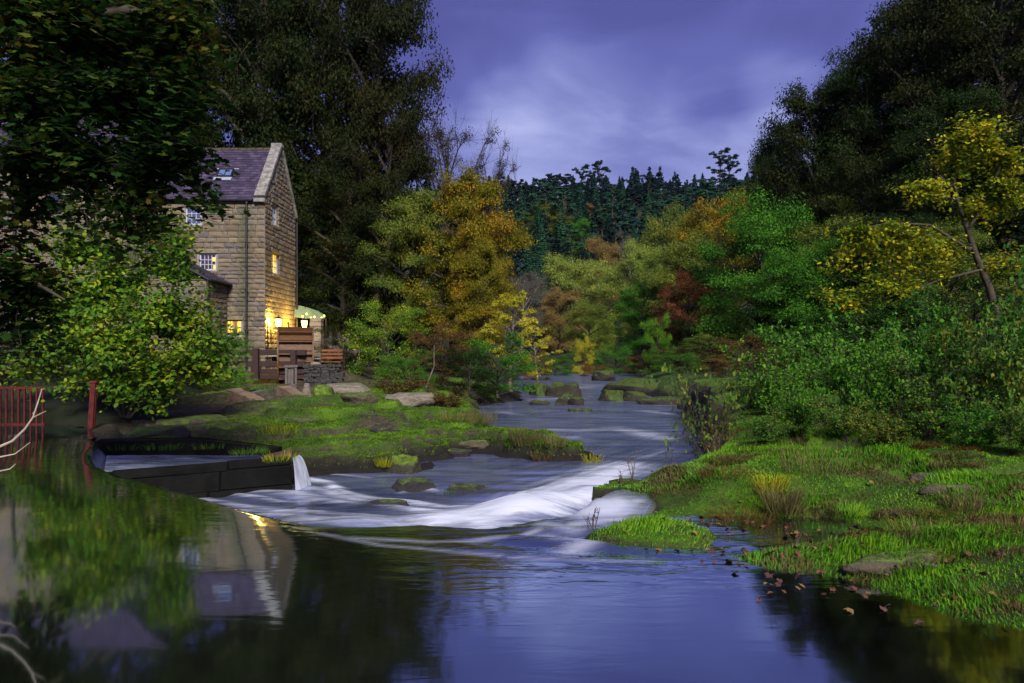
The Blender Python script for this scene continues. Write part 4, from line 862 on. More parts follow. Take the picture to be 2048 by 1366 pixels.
def rock(name, c, d, seed, mat, label, cat='rock', rz=0.0, strata=0.0, sub=4, group=None, cut=True):
    import bmesh
    R = np.random.RandomState(seed); bm = bmesh.new(); bmesh.ops.create_icosphere(bm, subdivisions=sub, radius=1)
    me = bpy.data.meshes.new(name); bm.to_mesh(me); bm.free(); n = len(me.vertices); co = np.empty(n * 3); me.vertices.foreach_get('co', co); co = co.reshape(-1, 3)
    pl = R.normal(size=(11, 3)); pl /= np.linalg.norm(pl, axis=1)[:, None]; off = R.uniform(.62, .92, 11)
    for p_, o_ in zip(pl, off):
        t_ = co @ p_; ex = np.clip(t_ - o_, 0, None); co = co - ex[:, None] * p_ * .9
    co[:, 2] = np.clip(co[:, 2], -.7, .62 + .15 * (vnoise(co[:, 0] * 3 + seed, co[:, 1] * 3) - .5))
    co += .05 * (R.rand(1, 3) - .5) + .05 * (np.stack([vnoise(co[:, 1] * 4 + seed, co[:, 2] * 4 + k, k) for k in range(3)], 1) - .5)
    bmp = np.stack([fbm(co[:, (k + 1) % 3] * 2.2 + seed, co[:, (k + 2) % 3] * 2.2 + co[:, k], k + 7, 4) for k in range(3)], 1) - .5; co += .22 * bmp
    co[:, 2] += .03 * np.sin(co[:, 2] * 22 + co[:, 0] * 2)
    co *= np.array(d)
    me.vertices.foreach_set('co', co.ravel()); me.update(); me.polygons.foreach_set('use_smooth', [True] * len(me.polygons))
    o = link(name, me, [mat], None, c); o.rotation_euler = (0, 0, rz); tag(o, label, cat, group); return o
def rockpx(px0, px1, ptop, pbot, zb, depth, seed, mat, label, rz=0, cat='rock', group=None, sub=4):
    x0, Y = G(px0, pbot, zb); x1 = (px1 - 1024) / F * Y; ztop = HC + (YH - ptop) / F * (Y + depth * .4)
    return rock('rock', ((x0 + x1) / 2, Y + depth / 2, zb - .05), (abs(x1 - x0) / 2 * 1.1, depth / 2 * 1.1, max(.05, (ztop - zb + .05) / .62)), seed, mat, label, cat, rz, sub=sub, group=group)
rockpx(757, 868, 787, 801, .0, 1.2, 3, ROCKB, 'long pale boulder under the bushes at the water edge')
rockpx(636, 728, 769, 781, .1, 1.6, 4, ROCKB, 'flat pale slab below the rubble wall')
rockpx(668, 745, 788, 800, .1, 1.2, 5, ROCKS, 'flat tan slab in front of the pale slab')
rock('rock', tuple(P(632, 729, 30.5)), (.24, .2, .17), 6, ROCKB, 'round pale boulder sitting on the rubble wall')
rockpx(1095, 1180, 768, 795, -.68, 2.5, 10, ROCKM, 'large mossy boulder left of the far channel')
rockpx(1215, 1345, 760, 788, -.68, 3.0, 11, ROCKM, 'long overhanging mossy rock at the far right of the river')
rockpx(1195, 1262, 783, 803, -.68, 1.4, 12, ROCKM, 'low rounded dark boulder in front of the overhanging rock')
rockpx(1252, 1300, 786, 803, -.68, 1.2, 13, ROCKM, 'bright mossed boulder beside the low dark one')
rockpx(1110, 1140, 796, 811, -.68, .6, 14, ROCKM, 'left one of two small pointed rocks in the river')
rockpx(1138, 1172, 795, 811, -.68, .6, 15, ROCKM, 'right one of two small pointed rocks in the river')
rockpx(1060, 1100, 801, 810, -.68, .6, 16, ROCKM, 'low flat mossy rock left of the two pointed ones')
rockpx(1135, 1190, 818, 824, -.68, .5, 17, ROCKM, 'tiny islet with red tinged weed in the river')
rockpx(1190, 1240, 742, 757, -.5, 2.0, 18, ROCKM, 'mossy boulder against the far bushes')
rockpx(1275, 1420, 797, 810, -.68, 1.4, 19, ROCKM, 'low green ledge at the right edge of the river')
rockpx(1060, 1110, 770, 792, -.68, 2.0, 22, ROCKM, 'dark bush-topped rock at the left edge of the far river')
rockpx(765, 880, 963, 983, -.68, .45, 20, ROCKW, 'thin dark ledge with moss in the rapids')
rockpx(885, 975, 972, 983, -.68, .35, 21, ROCKW, 'thin dark ledge with yellow weed right of the mossy ledge')
rockpx(725, 835, 1003, 1016, -.70, .25, 23, ROCKW, 'submerged dark rock among the white streaks')
rockpx(770, 850, 915, 948, -.68, .6, 24, mossrock('bright_moss', (.05, .045, .03), .7, (.11, .17, .02)), 'bright moss cushion at the foot of the left shelf')
for k, (a, b, t_, b_, zb, dp) in enumerate([(225, 335, 858, 878, -.02, 1.4), (280, 410, 836, 850, -.0, 1.8), (350, 450, 852, 868, -.1, .8), (410, 500, 843, 856, -.1, 1.0), (560, 680, 895, 925, -.6, .6), (690, 780, 905, 928, -.6, .5), (840, 950, 900, 915, -.68, .6)]):
    rockpx(a, b, t_, b_, zb, dp, 40 + k, ROCKS if k < 4 else ROCKW, ['pale ribbed slab beside the red post', 'broad tilted slab behind the ribbed one', 'brown layered block behind the fish pass', 'mossy layered block right of the brown one', 'black undercut ledge in the left shelf', 'wet black ledge right of the undercut one', 'low wet ledge at the point of the left shelf'][k])

# mossy wall, logs and beam on the shelf
def longbox(name, a, b, w_, h_, mat, label, cat, bev=.03):
    a = Vector(a); b = Vector(b); m_ = (a + b) / 2; mb = MB(); n = 6; d = (b - a)
    q = d.to_track_quat('X', 'Z').to_matrix(); L = d.length; vs_ = []
    for i in range(n + 1):
        x = -L / 2 + L * i / n
        for y, z in ((-1, -1), (1, -1), (1, 1), (-1, 1)): vs_.append(q @ Vector((x, y * w_ / 2 + RS.uniform(-.02, .02), z * h_ / 2 + RS.uniform(-.02, .02))))
    fs = [(i * 4 + j, i * 4 + (j + 1) % 4, i * 4 + 4 + (j + 1) % 4, i * 4 + 4 + j) for i in range(n) for j in range(4)] + [(3, 2, 1, 0), (n * 4, n * 4 + 1, n * 4 + 2, n * 4 + 3)]
    mb.add(vs_, fs); o = mb.build(name, mat, None, 0, loc=m_); return tag(o, label, cat)
longbox('mossy_wall', P(352, 810, 19.6), P(466, 792, 21.5), .40, .42, MOSSW, 'low wall thick with green moss running up the shelf', 'wall')
longbox('log', P(466, 788, 21.3), P(514, 808, 19.9), .42, .34, LOGM, 'squared brown log end beside the mossy wall', 'log')
longbox('log', P(564, 782, 22.2), P(612, 806, 20.8), .40, .36, LOGM, 'split dark log leaning below the grey sluice posts', 'log')
longbox('timber_beam', P(485, 792, 22.5), P(590, 772, 24.5), .14, .13, TIMBERG, 'long weathered beam lying behind the two logs', 'beam')
rockpx(597, 618, 770, 790, .2, .5, 60, ROCKB, 'small squared grey block beside the leaning log')
rockpx(610, 660, 774, 800, .0, 1.6, 61, MOSSW, 'square moss covered masonry stump below the rubble wall')

# red railing panel and red post standing at the pond edge
rl = tag(empty('railing', (-12.0, 14.6, -.02)), 'red metal railing panel standing at the pond edge', 'railing'); o0 = Vector(rl.location); Yr = 14.6
for py_a, w_ in ((776, .05), (849, .05)): mb = MB(); mb.beam(Vector(P(-160, py_a, Yr)) - o0, Vector(P(90, py_a, Yr)) - o0, .05, .05); mb.build('rail', REDP, rl)
for k in range(21): x_ = 86 - k * 12.2; mb = MB(); mb.beam(Vector(P(x_, 778, Yr + .0)) - o0, Vector(P(x_, 848, Yr)) - o0, .035, .035); mb.build('bar', REDP, rl)
rpp = tag(empty('red_post', (-8.63, 14.0, -.05)), 'rusty red I-section steel post with a cap at the weir end', 'post'); o0 = Vector(rpp.location)
a, b = Vector(P(189, 766, 14.0)), Vector(P(183, 862, 14.0)); mb = MB(); mb.beam(a - o0, b - o0, .035, .12); mb.beam(a + Vector((0, -.05, 0)) - o0, b + Vector((0, -.05, 0)) - o0, .02, .10) ; mb.build('shaft', REDP, rpp)
mb = MB(); mb.box(a + Vector((0, 0, .02)) - o0, (.15, .15, .05)); mb.build('cap', REDP, rpp, .01)

#@@PLANTS
# ------------------------------------------------------------------ vegetation generators
def tubes(paths, sides=4):
    Vs = []; Qs = []; b = 0
    for pts, rad in paths:
        pts = np.asarray(pts, float); n = len(pts); d = np.gradient(pts, axis=0); d /= np.linalg.norm(d, axis=1)[:, None] + 1e-9
        ref = np.where(np.abs(d[:, 2:3]) > .9, [[1.0, 0, 0]], [[0, 0, 1.0]]); u = np.cross(d, ref); u /= np.linalg.norm(u, axis=1)[:, None] + 1e-9; w = np.cross(d, u)
        a = np.arange(sides) * 2 * np.pi / sides; rad = np.asarray(rad)[:, None, None]
        ring = pts[:, None, :] + rad * (np.cos(a)[None, :, None] * u[:, None, :] + np.sin(a)[None, :, None] * w[:, None, :])
        Vs.append(ring.reshape(-1, 3)); i = np.arange(n * sides).reshape(n, sides)
        j = np.roll(i, -1, 1); Qs.append(b + np.stack([i[:-1], j[:-1], j[1:], i[1:]], -1).reshape(-1, 4)); b += n * sides
    return np.concatenate(Vs), np.concatenate(Qs)
def frames(R, n, up=.6, outd=None, outw=.5, rnd=.8):
    nn = R.normal(size=(n, 3)) * rnd; nn[:, 2] += up
    if outd is not None: nn += outd * outw
    nn /= np.linalg.norm(nn, axis=1)[:, None] + 1e-9
    t = R.normal(size=(n, 3)); t -= (t * nn).sum(1)[:, None] * nn; t /= np.linalg.norm(t, axis=1)[:, None] + 1e-9
    return nn, t, np.cross(nn, t)
SHAPES = {
 'oval': [(-.5, 0), (-.1, .30), (.28, .26), (.55, 0), (.28, -.26), (-.1, -.30)],
 'rhomb': [(-.5, 0), (.05, .30), (.55, 0), (.05, -.30)],
 'maple': [(-.5, 0), (-.30, .30), (-.42, .52), (-.02, .34), (.22, .55), (.18, .20), (.58, 0), (.18, -.20), (.22, -.55), (-.02, -.34), (-.42, -.52), (-.30, -.30)]}
def leaves(R, C, size, up=.6, outd=None, outw=.5, rnd=.8, shape='rhomb', var=.35, name='leaves', droop=.12):
    n = len(C); nn, t, w = frames(R, n, up, outd, outw, rnd); s = size * (1 + var * R.uniform(-1, 1, n))[:, None]
    sh = SHAPES[shape]; k = len(sh)
    Vs = np.stack([C + t * s * a + w * s * b - nn * s * droop * (a * a * 2 + abs(b)) for a, b in sh], 1).reshape(-1, 3)
    v = R.rand(n); b0 = np.arange(n)[:, None] * k
    if k == 4: return Vs, b0 + np.arange(4), None, v
    if shape == 'oval': Q = np.concatenate([b0 + [0, 1, 2, 3], b0 + [0, 3, 4, 5]]); return Vs, Q, None, np.concatenate([v, v])
    Q = np.concatenate([b0 + [0, 1, 2, 3], b0 + [0, 9, 10, 11], b0 + [3, 4, 5, 6], b0 + [6, 7, 8, 9], b0 + [0, 3, 6, 9]])
    return Vs, Q, None, np.tile(v, 5)
def leafmesh(name, packs):
    Vs = []; Qs = []; vs_ = []; b = 0
    for V_, Q_, T_, v_ in packs: Vs.append(V_); Qs.append(Q_ + b); vs_.append(v_); b += len(V_)
    return mesh_np(name, np.concatenate(Vs), np.concatenate(Qs), False, {'v': ('FACE', np.concatenate(vs_))})
def gen_tree(seed, H=10., R_=3.3, cb=.18, limbs=24, sec=6, nl=40000, ls=.075, pad=.62, prof=.9, bare=False, upk=.35, shape='rhomb', ptop=1.0, lean=0.0, flat=.85):
    R = np.random.RandomState(seed); tz = np.linspace(0, .93, 9) * H
    tr = np.stack([np.cumsum(R.normal(0, .018 * H, 9)) * np.linspace(0, 1, 9) + lean * tz, np.cumsum(R.normal(0, .018 * H, 9)) * np.linspace(0, 1, 9), tz], 1)
    rad = np.linspace(.026, .004, 9) * H; rad[0] *= 1.5
    big = [(tr, rad)]; small = []; pads = []
    def at(z): return np.array([np.interp(z, tz, tr[:, k]) for k in range(3)])
    for i in range(limbs):
        s = (i + .5) / limbs; zz = (cb + (1 - cb) * s * .93) * H
        p0 = at(zz * .88); a = i * 2.399 + R.uniform(-.4, .4)
        r = R_ * (math.sin(math.pi * (s * .80 + .16)) ** prof) * R.uniform(.78, 1.12)
        e = at(zz) + np.array([math.cos(a) * r, math.sin(a) * r, r * upk * R.uniform(.2, 1.2) * (.4 + s)])
        t = np.linspace(0, 1, 6)[:, None]; c = (p0 + e) / 2 + np.array([0, 0, .12 * r]) + R.normal(0, .05 * r, 3)
        pt = (1 - t) ** 2 * p0 + 2 * t * (1 - t) * c + t * t * e
        big.append((pt, np.linspace(.010, .0022, 6) * H * (.5 + r / R_ * .6)))
        for j in range(sec):
            f = R.uniform(.30, 1.0) if j else 1.0; q0 = np.array([np.interp(f, np.linspace(0, 1, 6), pt[:, k]) for k in range(3)])
            aa = a + R.uniform(-1.3, 1.3); l = R_ * R.uniform(.14, .36) * (1 if j else .4)
            q1 = q0 + np.array([math.cos(aa) * l, math.sin(aa) * l, l * R.uniform(-.15, .75)])
            small.append((np.stack([q0, (q0 + q1) / 2 + R.normal(0, .06 * l, 3), q1]), np.array([.0028, .002, .0008]) * H))
            for m_ in range(3 if not bare else 7):
                f2 = R.uniform(.3, 1); b0 = q0 + (q1 - q0) * f2; b1 = b0 + R.normal(0, .16 * R_ * (.7 if not bare else .8), 3) + [0, 0, .05 * R_]
                small.append((np.stack([b0, (b0 + b1) / 2 + R.normal(0, .015 * R_, 3), b1]), np.array([.0014, .001, .0005]) * H))
                if bare:
                    for _ in range(3):
                        b2 = b1 + R.normal(0, .08 * R_, 3) + [0, 0, .04 * R_]; small.append((np.stack([b0 + (b1 - b0) * R.uniform(.3, 1), (b0 + b1) / 2 * .3 + b2 * .7, b2]), np.array([.0008, .0006, .0004]) * H))
            pads.append((q1, pad * R.uniform(.55, 1.25) * (R_ / 3.3)));
            if R.rand() < .6: pads.append(((q0 + q1) / 2, pad * R.uniform(.4, .8) * (R_ / 3.3)))
    Vb, Qb = tubes(big, 7); Vs, Qs = tubes(small, 3)
    wood = mesh_np('trunk', np.concatenate([Vb, Vs]), np.concatenate([Qb, Qs + len(Vb)]), True)
    crown = None
    if nl:
        pc = np.array([p[0] for p in pads]); pr = np.array([p[1] for p in pads]); pr_w = pr ** 2; pr_w /= pr_w.sum()
        k = R.choice(len(pads), nl, p=pr_w); d = R.normal(size=(nl, 3)); d /= np.linalg.norm(d, axis=1)[:, None]; low = d[:, 2] < -.25; d[low, 2] *= -R.uniform(0, 1, low.sum())
        rr = R.uniform(.3, 1.0, nl) ** .6 * (1 + .25 * R.normal(size=nl) * (R.rand(nl) < .3))
        C = pc[k] + d * (pr[k] * rr)[:, None] * [1.15, 1.15, flat]
        crown = leafmesh('crown', [leaves(R, C, ls, .55, d, .7, .55, shape)])
    return wood, crown
def gen_shrub(seed, H=2.6, R_=1.5, stems=9, br=9, nl=5000, ls=.07, shape='oval', arch=.35, tw=4, up=.5, rs=.011):
    R = np.random.RandomState(seed); paths = []; ends = []
    for i in range(stems):
        a = i * 2.399 + R.uniform(-.5, .5); r = R_ * R.uniform(.25, 1.0) ** .7; h = H * R.uniform(.55, 1.0) * (1 - .35 * (r / R_) ** 2)
        e = np.array([math.cos(a) * r, math.sin(a) * r, h]); t = np.linspace(0, 1, 7)[:, None]; c = np.array([e[0] * (.5 - arch), e[1] * (.5 - arch), h * (.5 + arch * .5)])
        s0 = R.normal(0, .06, 3) * [1, 1, 0]; p = (1 - t) ** 2 * s0 + 2 * t * (1 - t) * c + t * t * e + R.normal(0, .015 * H, (7, 3)) * t
        paths.append((p, np.linspace(rs, .003, 7)))
        for j in range(br):
            f = R.uniform(.18, 1); q0 = np.array([np.interp(f, t[:, 0], p[:, k]) for k in range(3)]); l = H * R.uniform(.10, .28); d = R.normal(size=3) * [1, 1, .45] + [math.cos(a) * .5, math.sin(a) * .5, up]; d /= np.linalg.norm(d); q1 = q0 + d * l
            paths.append((np.stack([q0, (q0 + q1) / 2 + R.normal(0, .05 * l, 3), q1]), [.0045, .003, .0015]))
            for m_ in range(tw):
                b0 = q0 + (q1 - q0) * R.uniform(.3, 1); d2 = d + R.normal(size=3) * .7; d2 /= np.linalg.norm(d2); b1 = b0 + d2 * l * R.uniform(.3, .6); paths.append((np.stack([b0, b1]), [.0022, .001])); ends.append((b0, b1))
            ends.append((q0, q1))
    V_, Q_ = tubes(paths, 4); wood = mesh_np('stems', V_, Q_, True); crown = None
    if nl:
        E = np.array([np.concatenate(e) for e in ends]); k = R.randint(0, len(E), nl); f = R.uniform(.15, 1.08, nl)[:, None]
        C = E[k, :3] * (1 - f) + E[k, 3:] * f + R.normal(0, ls * .45, (nl, 3)); crown = leafmesh('foliage', [leaves(R, C, ls, .5, None, 0, .6, shape)])
    return wood, crown
def gen_conifer(seed, H=10., R_=2.5, n=4200, pine=False):
    R = np.random.RandomState(seed)
    if pine:
        wood, crown = gen_tree(seed, H, 2.3, .42, 12, 4, int(n * 1.3), .26, .75, .8, flat=.45); a = [wood, crown]
        V0 = np.empty(len(wood.vertices) * 3, np.float32); wood.vertices.foreach_get('co', V0); V1 = np.empty(len(crown.vertices) * 3, np.float32); crown.vertices.foreach_get('co', V1)
        Q0 = np.empty(len(wood.polygons) * 4, np.int32); wood.polygons.foreach_get('vertices', Q0); Q1 = np.empty(len(crown.polygons) * 4, np.int32); crown.polygons.foreach_get('vertices', Q1)
        V0 = V0.reshape(-1, 3); V1 = V1.reshape(-1, 3); Q0 = Q0.reshape(-1, 4); Q1 = Q1.reshape(-1, 4)
        return mesh_np('pine', np.concatenate([V0, V1]), np.concatenate([Q0, Q1 + len(V0)]), False, {'v': ('FACE', np.concatenate([np.zeros(len(Q0)), R.rand(len(Q1))]))}, mi=np.concatenate([np.zeros(len(Q0)), np.ones(len(Q1))]))
    V0, Q0 = tubes([(np.array([[0, 0, 0], [.05, 0, H * .5], [0, 0, H]]), [.17, .10, .02])], 5)
    s = R.rand(n) ** .75; lay = np.round(s * 26) / 26 + R.normal(0, .006, n); z = H * (1 - .92 * np.clip(lay, 0, 1)); r0 = R_ * np.clip(lay, 0, 1) ** .85
    a = R.rand(n) * 2 * np.pi; lob = .78 + .22 * np.sin(a * 5 + np.round(s * 26) * 2.1) + .15 * R.normal(size=n) * .5; f = R.rand(n) ** .5; r = r0 * lob * f
    C = np.stack([np.cos(a) * r, np.sin(a) * r, z - .28 * r + .1 * f], 1); od = np.stack([np.cos(a), np.sin(a), -.2 + 0 * a], 1)
    nn = np.stack([np.cos(a) * .45, np.sin(a) * .45, np.ones(n)], 1) + R.normal(size=(n, 3)) * .3; nn /= np.linalg.norm(nn, axis=1)[:, None]
    t = od - (od * nn).sum(1)[:, None] * nn; t /= np.linalg.norm(t, axis=1)[:, None]; w = np.cross(nn, t); sz = (.32 * (1 + .4 * R.uniform(-1, 1, n)))[:, None]
    V1 = np.stack([C - t * sz * .5, C + w * sz * .28, C + t * sz * .6 - nn * sz * .15, C - w * sz * .28], 1).reshape(-1, 3); Q1 = np.arange(4 * n).reshape(n, 4)
    return mesh_np('conifer', np.concatenate([V0, V1]), np.concatenate([Q0, Q1 + len(V0)]), False, {'v': ('FACE', np.concatenate([np.zeros(len(Q0)), R.rand(n)]))}, mi=np.concatenate([np.zeros(len(Q0)), np.ones(n)]))

VAR = {}
VAR['broad'] = [gen_tree(s, limbs=30, sec=7, nl=64000, ls=.115, pad=.80, upk=.3) for s in (1, 2, 3)]
VAR['dense'] = [gen_tree(s, R_=3.0, cb=.04, limbs=34, sec=6, nl=60000, ls=.11, pad=.78, prof=.6) for s in (11, 12)]
VAR['far'] = [gen_tree(s, H=8, R_=3.4, cb=.02, limbs=30, sec=5, nl=46000, ls=.118, pad=.92, prof=.75, upk=.6) for s in (21, 22, 23)]
VAR['open'] = [gen_tree(s, R_=3.2, cb=.22, limbs=18, sec=5, nl=9000, ls=.15, pad=.5, upk=.3, shape='oval') for s in (31, 32)]
VAR['bare'] = [gen_tree(s, R_=2.8, cb=.25, limbs=16, sec=6, nl=7000, ls=.09, pad=.5, bare=True, upk=1.2) for s in (41, 42)]
VAR['bush'] = [gen_tree(s, H=4, R_=2.6, cb=.0, limbs=26, sec=5, nl=20000, ls=.095, pad=.72, prof=.5, upk=.8, shape='rhomb') for s in (51, 52, 53)]
VAR['alder'] = [gen_shrub(s, nl=3800, ls=.085, stems=14, br=10) for s in (61, 62, 63, 64)]
VAR['sparse'] = [gen_shrub(s, H=2.4, R_=2.1, nl=900, ls=.085, stems=13, br=12, arch=.2, tw=5, up=.25) for s in (66,)]
VAR['twiggy'] = [gen_shrub(s, H=1.5, R_=1.0, nl=0, stems=12, br=9, rs=.007) for s in (71, 72)]
EXT = {}
for k_, lst_ in VAR.items():
    for i, (w_, c_) in enumerate(lst_):
        m_ = c_ or w_; co = np.empty(len(m_.vertices) * 3, np.float32); m_.vertices.foreach_get('co', co); co = co.reshape(-1, 3)
        EXT[k_, i] = (np.percentile(np.abs(co[:, :2]).max(1), 99), np.percentile(co[:, 2], 99.7))
        w_.materials.append(BARK); c_ and c_.materials.append(L_dark)
def plant(kind, vi, x, y, rad, h, lm, name, label, cat, group=None, rz=None, wood=BARK, z=None, tilt=(0, 0), parts=('trunk', 'crown')):
    wm, cm = VAR[kind][vi]; er, eh = EXT[kind, vi]; zz = float(gz(x, y)) - .06 if z is None else z
    r = tag(empty(name, (x, y, zz)), label, cat, group); r.rotation_euler = (tilt[0], tilt[1], rz if rz is not None else RS.uniform(0, 6.28)); r.scale = (rad / er, rad / er, h / eh)
    for part, me_, mt in ((parts[0], wm, wood), (parts[1], cm, lm)):
        if me_ is None: continue
        o = bpy.data.objects.new(part, me_); COL.objects.link(o); o.parent = r; o.material_slots[0].link = 'OBJECT'; o.material_slots[0].material = mt
    return r
def tree(kind, vi, px, top, wpx, Y, lm, label, name='tree', cat='tree', zbase=None, **kw):
    x = (px - 1024) / F * Y; z0 = float(gz(x, Y)) if zbase is None else zbase; h = HC + (YH - top) / F * Y - z0; h = max(h, .85 * wpx / 2 / F * Y)
    return plant(kind, vi, x, Y, wpx / 2 / F * Y, max(h, .4), lm, name, label, cat, z=z0 - .06, **kw)

#@@TREES
T = tree
# left dark wood
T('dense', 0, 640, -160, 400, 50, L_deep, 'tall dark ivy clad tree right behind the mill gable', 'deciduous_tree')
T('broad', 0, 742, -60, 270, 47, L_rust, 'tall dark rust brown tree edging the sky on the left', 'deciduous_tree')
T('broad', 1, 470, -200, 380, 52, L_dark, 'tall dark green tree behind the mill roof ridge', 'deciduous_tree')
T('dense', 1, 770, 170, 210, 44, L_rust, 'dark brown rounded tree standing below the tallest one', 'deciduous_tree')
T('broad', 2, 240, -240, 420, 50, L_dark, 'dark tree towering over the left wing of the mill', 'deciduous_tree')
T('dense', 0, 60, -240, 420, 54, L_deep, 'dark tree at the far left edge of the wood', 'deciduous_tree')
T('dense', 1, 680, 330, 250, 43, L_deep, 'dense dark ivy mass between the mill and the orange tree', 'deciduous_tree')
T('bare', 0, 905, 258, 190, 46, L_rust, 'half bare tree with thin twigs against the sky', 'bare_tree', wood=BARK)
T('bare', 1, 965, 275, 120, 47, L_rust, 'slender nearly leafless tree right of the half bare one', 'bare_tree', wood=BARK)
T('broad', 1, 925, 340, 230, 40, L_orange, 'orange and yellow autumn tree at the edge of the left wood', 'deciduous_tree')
T('broad', 2, 830, 380, 190, 42, L_olive, 'olive brown tree behind the orange autumn tree', 'deciduous_tree')
T('broad', 0, 965, 480, 140, 38, L_orange, 'low orange boughed tree reaching over the left river bank', 'deciduous_tree')
T('bush', 0, 775, 598, 170, 33, L_ygreen, 'bright yellow green bush right of the timber fence', 'bush', 'bush')
T('bush', 1, 690, 640, 110, 36, L_deep, 'dark bush behind the timber fence', 'bush', 'bush')
T('bush', 2, 885, 640, 150, 31, L_brown, 'brown and olive bush in the middle of the left bank', 'bush', 'bush')
T('bush', 0, 995, 665, 160, 30, L_willow, 'dark green willow bush leaning over the left water edge', 'bush', 'bush')
T('bush', 1, 940, 690, 130, 28, L_deep, 'dark twiggy bush in front of the willow bush', 'bush', 'bush')
T('bush', 2, 810, 700, 130, 29, L_ivy, 'leafy green bush above the long pale boulder', 'bush', 'bush')
T('alder', 0, 800, 745, 120, 23.5, L_brown, 'low dry shrub beside the long pale boulder', 'bush', 'bush', parts=('stems', 'foliage'))
T('alder', 1, 890, 765, 120, 22.5, L_brown, 'low reddish shrub at the back of the left shelf', 'bush', 'bush', parts=('stems', 'foliage'))
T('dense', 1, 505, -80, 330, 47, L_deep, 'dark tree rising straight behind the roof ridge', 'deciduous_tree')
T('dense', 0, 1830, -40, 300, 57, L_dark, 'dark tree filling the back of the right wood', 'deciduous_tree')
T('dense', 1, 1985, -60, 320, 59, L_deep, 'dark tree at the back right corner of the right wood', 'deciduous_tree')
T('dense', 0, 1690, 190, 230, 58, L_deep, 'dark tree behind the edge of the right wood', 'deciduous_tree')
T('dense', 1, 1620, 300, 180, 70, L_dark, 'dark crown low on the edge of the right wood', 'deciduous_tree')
# left near bank
T('bush', 1, 440, 660, 130, 27, L_ivy, 'rounded ivy green bush under the lit ground floor window', 'bush', 'bush')
T('bush', 2, 470, 735, 90, 25, L_lime, 'low bright green mound below the mill wall', 'bush', 'bush')
T('bush', 0, 380, 700, 150, 23, L_ivy, 'green shrub beneath the yellow green thicket', 'bush', 'bush')
T('bush', 1, 60, 560, 300, 22, L_dark, 'dark shrub behind the red railing', 'bush', 'bush')
T('bush', 2, -60, 640, 260, 19, L_deep, 'dark shrub at the left edge behind the railing', 'bush', 'bush')
T('bush', 0, 170, 700, 220, 20, L_dark, 'dark undergrowth bush behind the red post', 'bush', 'bush')
T('bush', 1, 330, 750, 150, 21, L_deep, 'dark undergrowth bush left of the mossy wall', 'bush', 'bush')
T('bush', 2, 250, 780, 160, 17.5, L_deep, 'low dark undergrowth beneath the yellow green shrub', 'bush', 'bush')
T('bush', 0, 1420, 660, 130, 42, L_olive, 'olive bush on the right bank behind the lone alder', 'bush', 'bush')
T('bush', 1, 1360, 715, 110, 38, L_ivy, 'green bush low on the right bank beyond the lone alder', 'bush', 'bush')
T('bush', 2, 1460, 720, 120, 30, L_brown, 'brown bush on the right bank behind the lone alder', 'bush', 'bush')
# middle distance, left of river bend
T('bare', 0, 1045, 545, 120, 85, L_grey, 'grey leafless tree beyond the river bend', 'bare_tree', wood=BARKL)
T('far', 0, 1055, 555, 120, 95, L_grey, 'grey green willow beyond the river bend', 'deciduous_tree')
T('open', 0, 1020, 580, 120, 34, L_yellow, 'thin birch with scattered small yellow leaves', 'birch_tree', wood=BARKL)
T('open', 1, 1075, 640, 90, 40, L_yellow, 'slender sapling dotted with yellow leaves by the water', 'birch_tree', wood=BARKL)
T('far', 1, 1145, 508, 150, 110, L_olivel, 'round topped yellow green tree in the valley', 'deciduous_tree')
T('far', 2, 1120, 575, 110, 90, L_peach, 'peach tinged tree in front of the round topped one', 'deciduous_tree')
T('far', 0, 1215, 520, 130, 100, L_olivel, 'pale olive tree right of the round topped one', 'deciduous_tree')
T('far', 1, 1210, 475, 90, 140, L_peach, 'small copper round tree halfway up the valley', 'deciduous_tree')
T('bare', 1, 1265, 458, 70, 120, L_grey, 'small grey bare tree beside the copper round tree', 'bare_tree', wood=BARKL)
T('far', 2, 1285, 560, 130, 85, L_willow, 'green tree between the pale olive and the dark red ones', 'deciduous_tree')
T('far', 0, 1180, 600, 110, 75, L_olive, 'low olive tree above the far rocks', 'deciduous_tree')
T('far', 2, 1330, 415, 170, 105, L_olive, 'tall olive tree on the right slope', 'deciduous_tree')
T('far', 1, 1440, 382, 190, 95, L_orange, 'orange topped tree crowning the right slope', 'deciduous_tree')
T('far', 0, 1390, 470, 210, 80, L_olive, 'broad olive brown tree below the orange topped one', 'deciduous_tree')
T('far', 1, 1290, 480, 110, 95, L_olivel, 'light olive tree left of the broad olive brown one', 'deciduous_tree')
T('far', 2, 1375, 548, 165, 66, L_red, 'dark red copper tree low on the right slope', 'deciduous_tree')
T('far', 0, 1515, 392, 270, 44, L_willow, 'big blue green willow in front of the right wood', 'deciduous_tree')
T('far', 1, 1610, 480, 240, 38, L_willow, 'lower green willow beside the big one', 'deciduous_tree')
T('far', 1, 1400, 640, 180, 62, L_deep, 'dark low tree in the shade under the red one', 'deciduous_tree')
T('bush', 0, 1315, 628, 65, 58, L_lime, 'bright lime green bush at the far bend', 'bush', 'bush')
T('bush', 1, 1165, 672, 50, 66, L_yellow, 'small bright yellow bush beside the far river', 'bush', 'bush')
T('bush', 2, 1110, 705, 90, 62, L_ivy, 'low green bush on the far left bank', 'bush', 'bush')
T('bush', 0, 1070, 700, 70, 52, L_brown, 'rusty low bush where the river bends', 'bush', 'bush')
T('bush', 1, 1235, 690, 100, 66, L_willow, 'blue green bush right of the bright yellow one', 'bush', 'bush')
T('bush', 2, 1290, 700, 90, 60, L_brown, 'brown bush above the overhanging mossy rock', 'bush', 'bush')
T('bush', 0, 1370, 690, 120, 50, L_brown, 'mixed bracken clump beyond the right alder', 'bush', 'bush')
T('bush', 1, 1190, 725, 60, 60, L_red, 'low reddish bush against the far rocks', 'bush', 'bush')
